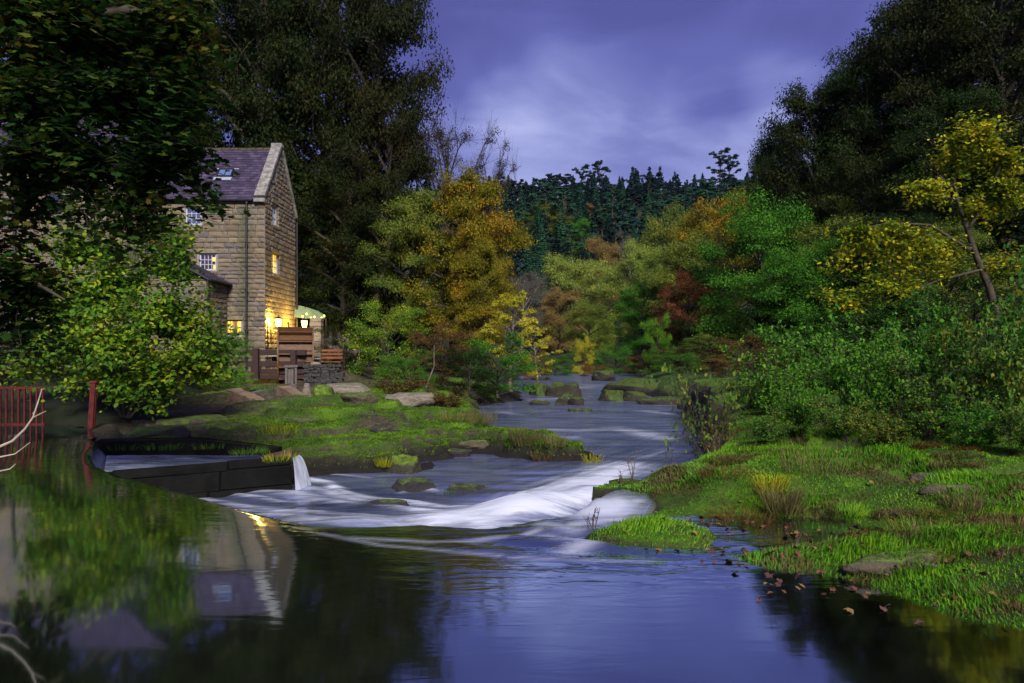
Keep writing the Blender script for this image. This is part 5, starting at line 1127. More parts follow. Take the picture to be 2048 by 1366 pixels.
# right wood
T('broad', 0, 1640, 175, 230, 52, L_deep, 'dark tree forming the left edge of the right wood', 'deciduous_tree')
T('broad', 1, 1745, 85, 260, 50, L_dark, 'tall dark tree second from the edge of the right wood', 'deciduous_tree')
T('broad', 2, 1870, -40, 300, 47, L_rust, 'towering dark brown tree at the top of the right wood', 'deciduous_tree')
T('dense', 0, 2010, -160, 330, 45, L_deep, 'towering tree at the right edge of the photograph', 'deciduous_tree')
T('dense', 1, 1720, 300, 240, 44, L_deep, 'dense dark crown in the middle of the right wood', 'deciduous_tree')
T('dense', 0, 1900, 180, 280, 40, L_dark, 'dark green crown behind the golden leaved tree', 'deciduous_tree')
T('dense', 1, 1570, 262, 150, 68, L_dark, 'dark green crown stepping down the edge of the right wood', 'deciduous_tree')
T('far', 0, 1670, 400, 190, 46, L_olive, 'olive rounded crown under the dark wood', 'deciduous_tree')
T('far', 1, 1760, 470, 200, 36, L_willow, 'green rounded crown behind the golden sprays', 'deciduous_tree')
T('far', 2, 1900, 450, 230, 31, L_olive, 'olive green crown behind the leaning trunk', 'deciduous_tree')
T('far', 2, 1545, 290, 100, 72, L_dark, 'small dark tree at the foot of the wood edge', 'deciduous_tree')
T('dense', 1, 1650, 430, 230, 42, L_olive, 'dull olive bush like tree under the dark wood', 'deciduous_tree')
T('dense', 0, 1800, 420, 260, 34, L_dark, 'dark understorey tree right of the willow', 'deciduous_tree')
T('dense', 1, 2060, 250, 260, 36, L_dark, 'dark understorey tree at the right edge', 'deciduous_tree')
T('bush', 0, 1760, 560, 300, 27, L_ivy, 'dark thicket behind the alder shrubs', 'bush', 'bush')
T('bush', 1, 1960, 560, 280, 26, L_dark, 'dark thicket behind the leaning golden tree', 'bush', 'bush')
T('bush', 2, 1620, 640, 220, 30, L_willow, 'green thicket left of the dark one', 'bush', 'bush')
T('bush', 0, 1500, 670, 150, 36, L_brown, 'golden brown bracken clump behind the alders', 'bush', 'bush')
T('bush', 1, 1580, 690, 140, 28, L_brown, 'brown bracken clump nearer the alders', 'bush', 'bush')

# golden leaved tree leaning on the right bank: trunk and limbs with drooping sprays
def custom(name, paths, ells, n, ls, lm, label, cat, base, seed, shape='oval', wood=BARKL, up=.5, parts=('trunk', 'crown'), rnd=.6, twigs=True, shell=.25):
    """ells: (px,py,Y,rx_px,rz_px,dep_m,weight) ellipsoids of foliage in the place"""
    R = np.random.RandomState(seed); r = tag(empty(name, base), label, cat); b = np.array(base)
    wpaths = [(np.array(p) - b, rr) for p, rr in paths]; W_ = np.array([e[3] * e[4] * (e[6] if len(e) > 6 else 1.) for e in ells], float); W_ /= W_.sum(); Cs = []; Ds = []
    allp = np.concatenate([p for p, _ in wpaths]) if wpaths else np.zeros((1, 3))
    for e, w_ in zip(ells, W_):
        k = int(n * w_); c = P(*e[:3]) - b; rad = np.array([e[3] / F * e[2], e[5], e[4] / F * e[2]])
        ns = max(3, int(k / 45)); sp = R.normal(size=(ns, 3)); sp /= np.linalg.norm(sp, axis=1)[:, None]; sp = c + sp * rad * R.uniform(shell, 1.0, (ns, 1)) ** .6
        near = allp[np.argmin(((allp[None] - c) ** 2).sum(2)[0])]
        for q in sp:
            dd = (q - near); l = np.linalg.norm(dd) + 1e-6; dd = dd / l; st = q - dd * min(l, ls * 9); m_ = (q + st) / 2 + R.normal(0, ls * .5, 3)
            if twigs: wpaths.append((np.stack([st, m_, q, q + dd * ls * 3 + [0, 0, -ls * .6]]), [.008, .005, .003, .001]))
            f = R.rand(45)[:, None]; lp = st * (1 - f) + (q + dd * ls * 3.2) * f + R.normal(0, ls * 1.15, (45, 3)) * [1.2, 1.2, .55]; Cs.append(lp); Ds.append(np.tile(dd, (45, 1)))
    if twigs:
        for e in ells:
            c = P(*e[:3]) - b; j = np.argmin(((allp - c) ** 2).sum(1)); s_ = allp[j]; wpaths.append((np.stack([s_, s_ * .6 + c * .4 + [0, 0, .1], c]), [.022, .014, .008]))
    V_, Q_ = tubes(wpaths, 5); link(parts[0], mesh_np(parts[0], V_, Q_, True), [wood], r)
    C = np.concatenate(Cs); link(parts[1], leafmesh(parts[1], [leaves(R, C, ls, up, np.concatenate(Ds), .3, rnd, shape)]), [lm], r); return r
Yg = 21.
def pth(pts, Y, r0, r1): return ([P(x, y, Y + (d if d else 0)) for x, y, d in pts], np.linspace(r0 * .75, r1 * .75, len(pts)))
custom('golden_tree', [pth([(1995, 640, 0), (1978, 575, 0), (1955, 520, 0), (1935, 460, 0), (1915, 400, 0), (1905, 340, .2), (1925, 270, .3)], Yg, .17, .03), pth([(1935, 460, 0), (1960, 420, -.3), (1990, 360, -.5), (2010, 310, -.6)], Yg, .09, .02),
        pth([(1905, 400, 0), (1860, 370, .2), (1820, 375, .4)], Yg, .06, .015), pth([(1940, 500, 0), (1860, 450, -.5), (1780, 445, -1), (1710, 460, -1.2)], Yg, .07, .015), pth([(1960, 540, 0), (1880, 560, -.8), (1800, 590, -1.2), (1690, 615, -1.4)], Yg, .06, .012)],
       [(1950, 275, Yg, 55, 45, 1.0, 1.2), (1990, 330, Yg, 60, 50, 1.2), (1905, 320, Yg, 40, 30, .8, .6), (1860, 385, Yg, 60, 25, .8, .9), (2010, 400, Yg, 60, 40, 1.2), (1940, 430, Yg, 50, 30, .8, .5), (1740, 475, Yg - 1, 65, 25, .6, 1.2), (1820, 490, Yg - 1, 70, 28, .8), (1690, 520, Yg - 1, 45, 12, .5, 1.3),
        (1800, 530, Yg - 1, 70, 25, .8, .8), (1890, 510, Yg - .6, 50, 25, .6, .6), (1700, 600, Yg - 1.2, 55, 22, .6, 1.2), (1760, 580, Yg - 1.2, 60, 22, .6, .8), (2030, 520, Yg, 40, 30, .8, .7)],
       15000, .115, L_gold, 'leaning tree with golden yellow leaves on the right bank', 'tree', tuple(P(1995, 660, Yg)), 81, wood=BARK, up=.8, rnd=.5, shell=.05)
# yellow green thicket on the left bank
Yb = 15.
custom('yellow_green_shrub', [pth([(250, 835, .3), (245, 760, .3), (230, 680, .2), (210, 600, .2), (180, 500, .4)], Yb, .07, .015), pth([(255, 835, .3), (290, 740, .1), (330, 650, 0), (360, 560, 0)], Yb, .06, .012), pth([(245, 835, .4), (180, 740, .2), (130, 660, .1), (90, 580, .1)], Yb, .06, .012), pth([(260, 835, 0), (320, 770, -.3), (380, 720, -.3)], Yb, .04, .01)],
       [(150, 500, Yb + .5, 70, 40, .8), (250, 540, Yb + .4, 70, 50, .8), (330, 500, Yb + .5, 50, 60, .6, .9), (355, 470, Yb + .6, 30, 40, .5, .8), (180, 600, Yb, 90, 50, .8), (290, 630, Yb - .2, 80, 50, .8), (370, 620, Yb + .2, 45, 60, .6, .8), (210, 690, Yb - .3, 90, 50, .8, 1.1), (320, 710, Yb - .3, 70, 45, .7), (400, 680, Yb + .4, 45, 50, .6, .9), (130, 690, Yb, 60, 50, .8, .7), (200, 770, Yb - .3, 80, 35, .7, .7), (320, 780, Yb - .2, 60, 25, .6, .6), (410, 730, Yb + .3, 45, 40, .5), (110, 590, Yb + .3, 50, 60, .7), (440, 690, Yb + .8, 40, 40, .5, .6), (60, 740, Yb + .4, 60, 50, .6, .5)],
       27000, .105, L_ygreen, 'large yellow green shrub in front of the mill on the left bank', 'shrub', tuple(P(250, 838, Yb)), 82, wood=TWIG, up=.7, rnd=.5)
# near maple boughs, the tree stands left of the frame
Ym = 7.5; mb0 = (-10.8, 7.6, .1)
custom('maple_tree', [([mb0, (-10.4, 7.6, 2.5), (-10.0, 7.5, 5), (-9.7, 7.4, 8)], [.30, .26, .22, .15]), ([(-10.2, 7.55, 3.2), P(40, 330, Ym + .4), P(150, 330, Ym), P(300, 340, Ym), P(395, 375, Ym)], [.13, .09, .06, .035, .01]), ([(-10.0, 7.5, 4.4), P(60, 200, Ym), P(220, 180, Ym - .3), P(350, 230, Ym), P(410, 300, Ym)], [.12, .09, .06, .035, .01]),
        ([(-10.4, 7.6, 2.0), P(-30, 520, Ym + .6), P(60, 560, Ym + .5), P(130, 600, Ym + .4)], [.10, .06, .04, .01]), ([(-9.8, 7.4, 5.8), P(100, 40, Ym - .3), P(260, 20, Ym - .5), P(380, 60, Ym)], [.12, .08, .05, .02])],
       [(60, 60, Ym, 110, 80, .9), (220, 60, Ym, 110, 80, .9), (350, 70, Ym, 60, 70, .7, .7), (60, 200, Ym, 110, 70, .9), (200, 210, Ym, 100, 60, .9), (330, 200, Ym, 70, 60, .7), (80, 310, Ym, 110, 45, .8), (220, 320, Ym, 100, 40, .8, .9), (340, 300, Ym, 70, 50, .7, .9), (385, 345, Ym, 30, 26, .4, .6), (290, 400, Ym, 45, 32, .6, .7), (130, 380, Ym + .2, 90, 40, .6, .5), (30, 420, Ym + .3, 60, 60, .7, .6), (250, 450, Ym, 50, 60, .5, .8), (190, 440, Ym, 50, 40, .5, .5), (30, 560, Ym + .5, 60, 70, .7, .8), (60, 660, Ym + .8, 60, 50, .7, .6), (405, 393, Ym, 14, 6, .15, .8), (-60, 480, Ym + .5, 60, 160, .8, .6)],
       21000, .085, L_maple, 'dark green maple boughs hanging over the upper left', 'tree', mb0, 83, shape='maple', wood=BARK, up=1.2, rnd=.42)

# alder shrubs along the right bank
AL = [(1420, 675, 240, 11.6, 0), (1560, 670, 200, 13.5, 1), (1640, 620, 230, 14.5, 2), (1720, 660, 220, 12.2, 3), (1800, 620, 240, 13.5, 0), (1860, 680, 230, 11.0, 1), (1930, 575, 260, 13.0, 2), (2010, 630, 240, 10.6, 3), (2080, 560, 260, 12.0, 0), (1500, 740, 170, 16, 2), (1600, 760, 150, 12.0, 3), (1690, 790, 150, 11.2, 0), (1780, 800, 160, 10.8, 1), (1960, 790, 170, 10.0, 2), (1540, 820, 120, 11.5, 1), (2060, 800, 150, 9.4, 3)]
AWORDS = ['lone sparse alder leaning over the river from the bank', 'alder shrub second from the river', 'tall alder shrub behind the second one', 'broad alder shrub in the middle of the right bank', 'tall alder below the golden tree', 'wide alder with a dark hollow beneath', 'tallest alder beside the leaning trunk', 'near alder at the right end of the bank', 'alder at the very right edge', 'small alder behind the lone sparse one', 'short alder shrub filling between two taller ones', 'low alder shrub over the dead grass', 'low alder shrub above the twig pile', 'low bright alder at the bank edge right', 'knee high alder beside the lone one', 'low alder in the right corner of the bank']
for (px, tp, w_, Y_, vi), lb in zip(AL, AWORDS):
    Y_ = Y_ if px == 1420 else Y_ * .86; tp -= 0 if px == 1420 else 14
    T('sparse' if px == 1420 else 'alder', 0 if px == 1420 else vi, px, tp, w_, Y_, L_alder if (px // 10) % 4 else L_willow, lb, 'alder_shrub', 'shrub', wood=TWIG, parts=('stems', 'foliage'))
for k, (px, tp, w_, Y_) in enumerate([(2180, 560, 330, 10.5), (2330, 600, 330, 9.2), (2260, 520, 380, 13.0), (2480, 560, 360, 10.4), (2150, 480, 380, 16.0), (2400, 440, 420, 16.0)]):
    T('alder', k % 4, px, tp, w_, Y_, L_alder, 'alder shrub on the right bank past the edge of the picture', 'alder_shrub', 'shrub', wood=TWIG, parts=('stems', 'foliage'), group='alders past the right edge')
for k, (px, tp, w_, Y_) in enumerate([(1440, 855, 120, 10.4), (1840, 800, 170, 9.9), (1900, 830, 130, 9.8), (1620, 830, 130, 10.8), (1700, 850, 110, 10.4)]):
    T('twiggy', k % 2, px, tp, w_, Y_, L_alder, ['heap of bare reddish twigs under the lone alder', 'tangle of bare brown stems under the wide alder', 'dense dead stems right of the brown tangle', 'bare twigs between the short alders', 'thin bare twigs above the turf edge'][k], 'twig_clump', 'dead shrub', wood=simplemat('dead_twig%d' % k, (.13, .075, .055), .8, .4, 5) if k == 0 else bpy.data.materials['dead_twig0'], parts=('stems', 'foliage'))

# ------------------------------------------------------------------ conifer hillside
CON = [gen_conifer(s) for s in (91, 92, 93)]; PIN = [gen_conifer(s, H=9, pine=True, n=3400) for s in (95, 96)]
for m_ in CON + PIN: m_.materials.append(BARK); m_.materials.append(L_con)
RC = random.Random(5); cnt = 0; rows = [(150, 6.5), (161, 6.5), (173, 6), (186, 6), (200, 5.6), (215, 5.5), (232, 5.4), (250, 5.2), (268, 5), (286, 4.8), (304, 4.6)]
for Y_, st in rows:
    x0, x1 = (970 - 1024) / F * Y_, (1530 - 1024) / F * Y_; x = x0 + RC.uniform(0, st)
    while x < x1 and cnt < 290:
        ridge = Y_ > 240; pine = RC.random() < (.85 if ridge else .45); me_ = RC.choice(PIN if pine else CON)
        yy = Y_ + RC.uniform(-5, 5); xx = x + RC.uniform(-1.2, 1.2); o = bpy.data.objects.new('pine_tree' if pine else 'conifer_tree', me_); COL.objects.link(o)
        h = RC.uniform(10, 15) if not ridge else RC.uniform(9, 13); s = h / (9 if pine else 10); o.location = (xx, yy, float(gz(xx, yy)) - .5); o.rotation_euler = (0, 0, RC.uniform(0, 6.28)); o.scale = (s * RC.uniform(.95, 1.25),) * 2 + (s,)
        o.material_slots[1].link = 'OBJECT'; o.material_slots[1].material = L_con2 if (Y_ < 225 and RC.random() < .75) else L_con
        tag(o, 'dark flat topped pine in the forest on the far ridge' if pine else 'dark pointed conifer in the forest on the far hillside', 'tree', 'pines on the far hill' if pine else 'conifers on the far hill'); cnt += 1
        x += st * RC.uniform(.8, 1.2)
for px, tp, Y_, lb in ((1200, 318, 300, 'wind bent tall conifer standing clear on the skyline'), (1440, 297, 300, 'tallest lone pine poking above the ridge at right'), (1458, 310, 305, 'thin lone pine next to the tallest one on the skyline'), (1163, 330, 305, 'small lone pine left of the wind bent one on the skyline')):
    x = (px - 1024) / F * Y_; z0 = float(gz(x, Y_)); h = HC + (YH - tp) / F * Y_ - z0; o = bpy.data.objects.new('pine_tree', PIN[0] if px != 1200 else PIN[1]); COL.objects.link(o); o.location = (x, Y_, z0); o.scale = (h / 9 * .7, h / 9 * .7, h / 9); o.material_slots[1].link = 'OBJECT'; o.material_slots[1].material = L_con; tag(o, lb, 'tree')
for k, (px, tp, w_, Y_, lm, lb) in enumerate([(1085, 405, 90, 200, L_olive, 'olive broadleaf tree among the conifers on the hill'), (1180, 405, 60, 215, L_peach, 'rust coloured tree among the conifers on the hill'), (1130, 430, 70, 190, L_olive, 'dull green broadleaf tree left of the rust coloured one'), (1243, 365, 22, 270, L_peach, 'small pinkish tree high on the hillside'), (1160, 440, 60, 180, L_willow, 'green broadleaf tree below the rust coloured one')]):
    T('far', k % 3, px, tp, w_, Y_, lm, lb, 'deciduous_tree')
# far wood beyond and beside, one mass
R = np.random.RandomState(9); n = 1100; xx = R.uniform(-330, 360, n); yy = R.uniform(120, 420, n); ok = ~((xx > -30) & (xx < 160) & (yy < 150)) & (yy > 120 + np.abs(xx) * .1); xx = xx[ok]; yy = yy[ok]; zz = gz(xx, yy)
m_ = CON[0]; k_ = 260; Cc = []; Nn = []
s_ = R.rand(len(xx), k_) ** .7; a_ = R.rand(len(xx), k_) * 6.283; hh = R.uniform(10, 15, len(xx))[:, None]; r_ = hh * .22 * s_ ** .9 * R.uniform(.5, 1, s_.shape)
C = np.stack([xx[:, None] + np.cos(a_) * r_, yy[:, None] + np.sin(a_) * r_, zz[:, None] + hh * (1 - .9 * s_)], -1).reshape(-1, 3)
d_ = np.stack([np.cos(a_), np.sin(a_), .4 + 0 * a_], -1).reshape(-1, 3)
tag(link('forest', leafmesh('forest', [leaves(R, C, 1.25, .5, d_, .6, .4)]), [L_con]), 'far conifer wood covering the hills', 'forest', kind='stuff')

#@@GRASS
# ------------------------------------------------------------------ turf, tufts, leaves
def grassmat():
    m, nt = newmat('turf_blades'); p = pos(nt); v = nd(nt, 'ShaderNodeAttribute', attribute_name='v').outputs['Fac']
    n = noise(nt, p, 1.1, 5, .62, mapsc=(.8, 1.8, .2)); f = mth(nt, 'ADD', mth(nt, 'MULTIPLY', v, .34), mth(nt, 'MULTIPLY', mth(nt, 'SUBTRACT', n, .5), 3.0)); f = mth(nt, 'ADD', f, .36, clamp=True)
    c = ramp(nt, f, [(.18, (.11, .075, .035)), (.32, (.15, .15, .035)), (.44, (.070, .22, .012)), (.60, (.095, .31, .012)), (.80, (.20, .38, .020))])
    b = nd(nt, 'ShaderNodeBsdfPrincipled', {'Base Color': c, 'Roughness': .5, 'Specular IOR Level': .3}); t = nd(nt, 'ShaderNodeBsdfTranslucent', {'Color': c})
    outm(nt, nd(nt, 'ShaderNodeMixShader', {0: .3, 1: b.outputs[0], 2: t.outputs[0]}).outputs[0]); return m
GRASSM = grassmat()
MOSSM = leafmat('moss_sprigs', [(.016, .026, .006), (.045, .105, .008), (.12, .24, .010), (.22, .32, .016)], 1.6, .3)
def blades(R, x, y, z, h, w, lean=.5, flop=None):
    n = len(x); a = R.rand(n) * 6.283; la = a + R.normal(0, .6, n) if flop is None else flop; l = lean * R.rand(n) ** .7 * h
    b = np.stack([x, y, z], 1); u = np.stack([np.cos(a), np.sin(a), 0 * a], 1) * (w / 2)[:, None]; d = np.stack([np.cos(la), np.sin(la), 0 * a], 1)
    m = b + d * (l * .35)[:, None] + [0, 0, 1] * (h * .6)[:, None]; t = b + d * l[:, None] + [0, 0, 1] * (h * (1 - .35 * l / (h + 1e-6)))[:, None]
    V_ = np.stack([b - u, b + u, m + u * .8, m - u * .8, t], 1).reshape(-1, 3); k = np.arange(n)[:, None] * 5
    return V_, k + [0, 1, 2, 3], k + [3, 2, 4], R.rand(n)
def blade_obj(name, packs, mat, parent=None):
    Vs, Qs, Ts, v = [], [], [], []; b = 0
    for V_, Q_, T_, v_ in packs: Vs.append(V_); Qs.append(Q_ + b); Ts.append(T_ + b); v.append(v_); b += len(V_)
    return link(name, mesh_np(name, np.concatenate(Vs), np.concatenate(Qs), False, {'v': ('FACE', np.concatenate(v + v))}, T=np.concatenate(Ts)), [mat], parent)
R = np.random.RandomState(77)
def scatter(n, x0, x1, y0, y1, test, k=2.0):
    y = y0 + (y1 - y0) * R.rand(n) ** k; x = R.uniform(x0, x1, n) ; ok = test(x, y); return x[ok], y[ok]
tst = lambda x, y: ((sdp(x, y, POND) > .05) & (sdp(x, y, RIVER) > .05) | (sdp(x, y, CLUMP) < -.03)) & (seg_dist(x, y, LIP) > .12)
# right bank
x, y = scatter(350000, .5, 11.0, 3.4, 13.5, lambda x, y: tst(x, y) & (x < y * .86 + .5), 1.5)
nn_ = fbm(x * 1.1, y * 1.8, 71); h = (.030 + .055 * sst(nn_, .42, .62)) * (.55 + .45 * np.maximum(sst(sdp(x, y, POND), .0, .6), sdp(x, y, CLUMP) < 0)) * R.uniform(.6, 1.3, len(x)) * np.clip(1.25 - .02 * y, .8, 1.2); keep = R.rand(len(x)) < .8 + .4 * sst(nn_, .33, .48); x, y, h = x[keep], y[keep], h[keep]
flop = fbm(x * .7, y * .7, 72) * 9
tag(blade_obj('turf_grass', [blades(R, x, y, gz(x, y) - .01, h, .004 + .0009 * y, .75, flop + R.normal(0, .7, len(x)))], GRASSM), 'green turf on the right bank', 'grass', kind='stuff')
# moss and short grass on the left shelf
x, y = scatter(260000, -8.5, 2.0, 11.5, 30, lambda x, y: tst(x, y) & (sdp(x, y, PASS) > .25) & (np.abs(x) < y * .62), 1.6)
z_ = gz(x, y); mm = sst(fbm(x * .7, y * 1.3, 31), .30, .48) * sst(x, -8.0, -5.0) * sst(z_, -.62, -.45); keep = R.rand(len(x)) < mm * 1.1; x, y, z_ = x[keep], y[keep], z_[keep]
tag(blade_obj('moss_cover', [blades(R, x, y, z_ - .01, .022 * R.uniform(.4, 2.2, len(x)) + .04 * sst(x, -2.5, .5), .010 + .0006 * y, 1.3)], MOSSM), 'yellow green moss and short grass on the left rock shelf', 'moss', kind='stuff')
def tuft(px, py, zb, h, n, spread, label, mat=None, name='grass_tuft', lean=1.15):
    x0, y0 = G(px, py, zb); z0 = float(gz(x0, y0)); z0 = max(z0, zb - .1); a = R.rand(n) * 6.283; rr = spread * R.rand(n) ** .5
    V_, Q_, T_, v_ = blades(R, rr * np.cos(a), rr * np.sin(a), np.zeros(n) - .02, h * R.uniform(.45, 1, n), np.full(n, .004 + .0003 * y0), lean, a + R.normal(0, .5, n))
    o = blade_obj(name, [(V_, Q_, T_, v_)], mat or L_dry); o.location = (x0, y0, z0); tag(o, label, 'grass tuft'); return o
for k_, (a_, b_) in enumerate(((250, 884), (330, 884), (420, 882), (500, 893), (560, 905))): tuft(a_, b_, .0, .16, 120, .3, ['moss and grass hanging over the back wall near the lip', 'grass fringe on the back wall of the fish pass', 'mossy fringe in the middle of the back wall', 'grass fringe where the back wall drops', 'leaf strewn grass at the end sill of the fish pass'][k_], L_gold if k_ == 4 else L_ivy, lean=1.2)
tuft(1565, 1000, .15, .42, 260, .16, 'tall straw coloured tuft in the middle of the right turf'); tuft(1540, 985, .15, .34, 180, .14, 'smaller straw tuft left of the tall one', L_gold)
tuft(1630, 960, .2, .5, 120, .3, 'thin leaning dry stalks below the alders'); tuft(1925, 1000, .2, .34, 220, .15, 'bleached tuft near the right edge of the turf'); tuft(2030, 1075, .1, .30, 220, .14, 'dry tuft at the right edge beside the pond')
tuft(1048, 905, -.6, .60, 260, .25, 'tall dry tuft on the tip of the left bank'); tuft(1110, 915, -.65, .35, 160, .22, 'short dry tuft right of the tall one on the tip'); tuft(1185, 920, -.65, .38, 110, .16, 'pale tuft at the very end of the spit', L_gold)
tuft(1085, 918, -.65, .25, 140, .22, 'low reddish tuft on the spit', L_brown); tuft(770, 920, -.45, .25, 160, .16, 'thin grass tuft on the edge of the dark ledge', L_gold); tuft(900, 972, -.6, .12, 80, .12, 'little weed tuft on the thin ledge in the rapids', L_ygreen)
tuft(920, 850, -.3, .5, 200, .5, 'dry reeds standing behind the left shelf'); tuft(960, 840, -.3, .6, 200, .45, 'taller dry reeds by the water behind the shelf'); tuft(560, 860, 0, .25, 180, .4, 'wispy grass tuft on the left shelf', L_gold)
tuft(1700, 1000, .2, .16, 160, .14, 'bright green rosette tuft in the turf', GRASSM); tuft(600, 800, .2, .3, 180, .4, 'grass tuft between the two logs', L_ivy); tuft(540, 775, .3, .4, 200, .5, 'grass tuft beneath the timber frame', L_ivy)
tuft(1450, 975, .1, .16, 260, .28, 'flattened brown tussock near the river end of the turf', L_brown, lean=1.6); tuft(1480, 1015, .1, .16, 300, .3, 'flattened dark tussock in the centre of the turf', L_brown, lean=1.6); tuft(1850, 1050, .15, .16, 260, .3, 'flattened olive tussock near the right pool', L_olive, lean=1.6)

# little bare sprigs
def sprig(px, py, zb, h, n, label, leaf=0, lean=0.0):
    x0, y0 = G(px, py, zb); RR = np.random.RandomState(int(px)); paths = []
    for i in range(n):
        a = RR.rand() * 6.28; r_ = h * RR.uniform(.1, .45); e = np.array([math.cos(a) * r_ + lean * h, math.sin(a) * r_ * .6, h * RR.uniform(.6, 1)]); m_ = e * .5 + RR.normal(0, .05 * h, 3); paths.append((np.stack([[0, 0, -.05], m_, e]), [.006, .004, .002]))
        for j in range(4): f = RR.uniform(.35, .95); q = e * f; paths.append((np.stack([q, q + RR.normal(0, .12 * h, 3) + [0, 0, .1 * h]]), [.003, .0015]))
    V_, Q_ = tubes(paths, 4); o = link('sprig', mesh_np('sprig', V_, Q_, True), [TWIG], None, (x0, y0, max(float(gz(x0, y0)), zb - .05))); tag(o, label, 'sprig'); return o
sprig(1185, 1055, .0, .24, 5, 'bare forked sprig by the white water'); sprig(1265, 945, .05, .45, 3, 'tall thin bare stems at the river end of the turf', lean=-.25); sprig(1325, 930, .05, .42, 2, 'single leaning bare stem over the river', lean=.2); sprig(1590, 1090, .0, .12, 3, 'tiny sprig in the side pool'); sprig(1240, 960, .05, .16, 4, 'small leafy sprig on the bank edge')
# pale dead branch reaching in from the left edge over the pond
mb = MB(); o0 = (-4.2, 5.6, .3)
def dead(pts, r0, r1): mb.tube([Vector(P(x, y, 5.6)) - Vector(o0) for x, y in pts], list(np.linspace(r0, r1, len(pts))), 6)
dead([(-60, 915), (0, 893), (25, 882), (50, 858), (66, 835), (76, 805), (84, 778)], .013, .004); dead([(66, 835), (80, 828), (92, 822)], .005, .003); dead([(-60, 925), (0, 914), (30, 908), (60, 885)], .009, .003); dead([(72, 820), (64, 828)], .004, .002); dead([(-40, 950), (0, 942), (20, 938), (31, 928)], .008, .003)
tag(mb.build('dead_branch', simplemat('bleached_twig', (.42, .36, .28), .8, .3, 9), None, loc=o0), 'pale dead branch curving in over the pond at left', 'branch')
# poles and thin trunks in the left wood
for a, b, r_, Y_, lb in (((742, 640), (790, 420), .16, 42.5, 'slanting pale trunk in the left wood'), ((852, 775), (868, 690), .03, 25, 'thin pinkish sapling stem above the pale boulder')):
    p, q = P(*a, Y_), P(*b, Y_); m_ = (p + q) / 2 + [.15, 0, 0]; V_, Q_ = tubes([(np.stack([p, m_, q]) - p, [r_, r_ * .8, r_ * .5])], 8); tag(link('tree_trunk', mesh_np('tree_trunk', V_, Q_, True), [BARKL], None, tuple(p)), lb, 'trunk')
# fallen leaves
lm_ = []
for c_ in ((.12, .045, .022), (.07, .030, .02), (.17, .11, .025), (.085, .04, .03)): lm_.append(simplemat('fallen_leaf_%d' % len(lm_), c_, .6, .3, 20))
lmesh = []
for s in range(3):
    V_ = [(x_, y_, .02 * math.sin(x_ * 40 + s)) for x_, y_ in [(a * .07, b * .07) for a, b in SHAPES['maple']]]; me_ = bpy.data.meshes.new('fallen_leaf'); me_.from_pydata(V_, [], [(0, 1, 2, 3), (0, 9, 10, 11), (3, 4, 5, 6), (6, 7, 8, 9), (0, 3, 6, 9)]); me_.materials.append(lm_[0]); me_.update(); lmesh.append(me_)
RL = random.Random(3); spots = []
for (px, py, sx, sy, n) in ((1460, 1055, 60, 10, 26), (1600, 1072, 60, 8, 20), (1560, 1115, 90, 14, 34), (1800, 1120, 120, 50, 24), (1700, 1165, 90, 30, 12), (1850, 1200, 80, 40, 10), (1400, 1095, 50, 6, 10), (1650, 1170, 60, 20, 14), (1900, 1150, 80, 50, 14), (1580, 985, 160, 40, 22), (1290, 1090, 60, 14, 8)):
    for _ in range(n): spots.append((RL.gauss(px, sx), RL.gauss(py, sy)))
for px, py in spots:
    if not (900 < py < 1260 and px < 2060): continue
    x_, y_ = G(px, py, .05); z_ = float(gz(x_, y_)); onw = z_ < .005
    if onw: x_, y_ = G(px, py, 0.); z_ = float(gz(x_, y_)); onw = z_ < .005
    if onw and (x_ < 1.0): continue
    o = bpy.data.objects.new('fallen_leaf', RL.choice(lmesh)); COL.objects.link(o); o.location = (x_, y_, .006 if onw else z_ + RL.uniform(.02, .06)); o.rotation_euler = (0 if onw else RL.uniform(-.6, .6), 0 if onw else RL.uniform(-.6, .6), RL.uniform(0, 6.28)); s_ = RL.uniform(.40, .85); o.scale = (s_, s_, s_)
    o.material_slots[0].link = 'OBJECT'; o.material_slots[0].material = RL.choice(lm_)
    tag(o, 'fallen autumn leaf floating on the pond shallows' if onw else 'fallen autumn leaf lying on the right bank turf', 'leaf', 'fallen leaves on the water' if onw else 'fallen leaves on the turf')

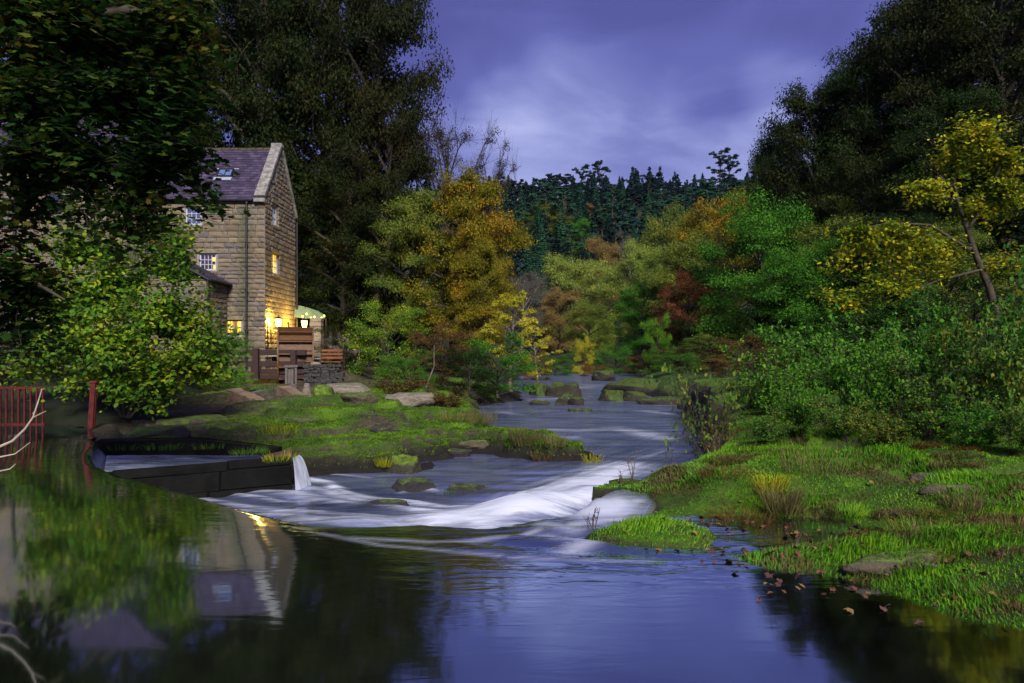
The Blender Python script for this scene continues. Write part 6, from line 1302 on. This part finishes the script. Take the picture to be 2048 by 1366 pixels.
RT = random.Random(21)
for k in range(34):
    px, py = RT.uniform(1340, 2040), RT.uniform(925, 1110)
    x0, y0 = G(px, py, .15)
    if float(sdp(np.array([x0]), np.array([y0]), POND)[0]) < .25: continue
    n = 240; R2 = np.random.RandomState(400 + k); a = R2.rand(n) * 6.283; rr = RT.uniform(.16, .34) * R2.rand(n) ** .5; rr2 = rr * .5
    V_, Q_, T_, v_ = blades(R2, rr * np.cos(a), rr2 * np.sin(a), np.zeros(n) - .02, RT.uniform(.09, .15) * R2.uniform(.5, 1, n), np.full(n, .009), 1.7, np.full(n, RT.uniform(3.4, 5.8)) + R2.normal(0, .5, n))
    o = blade_obj('tussock', [(V_, Q_, T_, v_)], [L_brown, L_dry, L_olive][k % 3]); o.location = (x0, y0, float(gz(x0, y0)) + .02); tag(o, 'small tussock of flattened grass in the right bank turf', 'tussock', 'flattened tussocks in the turf')

RK = random.Random(31)
for k in range(26):
    if k < 18: px, py = RK.uniform(430, 960), RK.uniform(835, 935)
    else: px, py = RK.uniform(1280, 2000), RK.uniform(930, 1120)
    x0, y0 = G(px, py, -.15 if k < 18 else .1); dd_ = float(sdp(np.array([x0]), np.array([y0]), PASS)[0])
    if dd_ < .6: continue
    w_ = RK.uniform(.35, .9) * (1 if k < 18 else .6); o = rock('ledge_rock', (x0, y0, float(gz(x0, y0)) - .03), (w_, w_ * RK.uniform(.3, .5), RK.uniform(.12, .22) * (1 if k < 18 else .6)), 200 + k, ROCKW if k % 3 == 0 else ROCKS, 'thin slab bedded in the mossy left shelf' if k < 18 else 'low dark stone showing through the right bank turf', 'rock', RK.uniform(-.3, .3), sub=3, group='thin slabs bedded in the left shelf' if k < 18 else 'low stones showing through the turf')

# ------------------------------------------------------------------ evening air
hm, nt = newmat('evening_haze'); hv = nd(nt, 'ShaderNodeVolumePrincipled', {'Color': (.62, .80, 1.0, 1), 'Density': 0.00004, 'Anisotropy': 0.0}); nd(nt, 'ShaderNodeOutputMaterial', {'Volume': hv.outputs[0]})
mb = MB(); mb.b2((-703, -203, -4), (703, 1003, 125)); tag(mb.build('haze', hm), 'thin blue evening haze in the valley', kind='stuff')
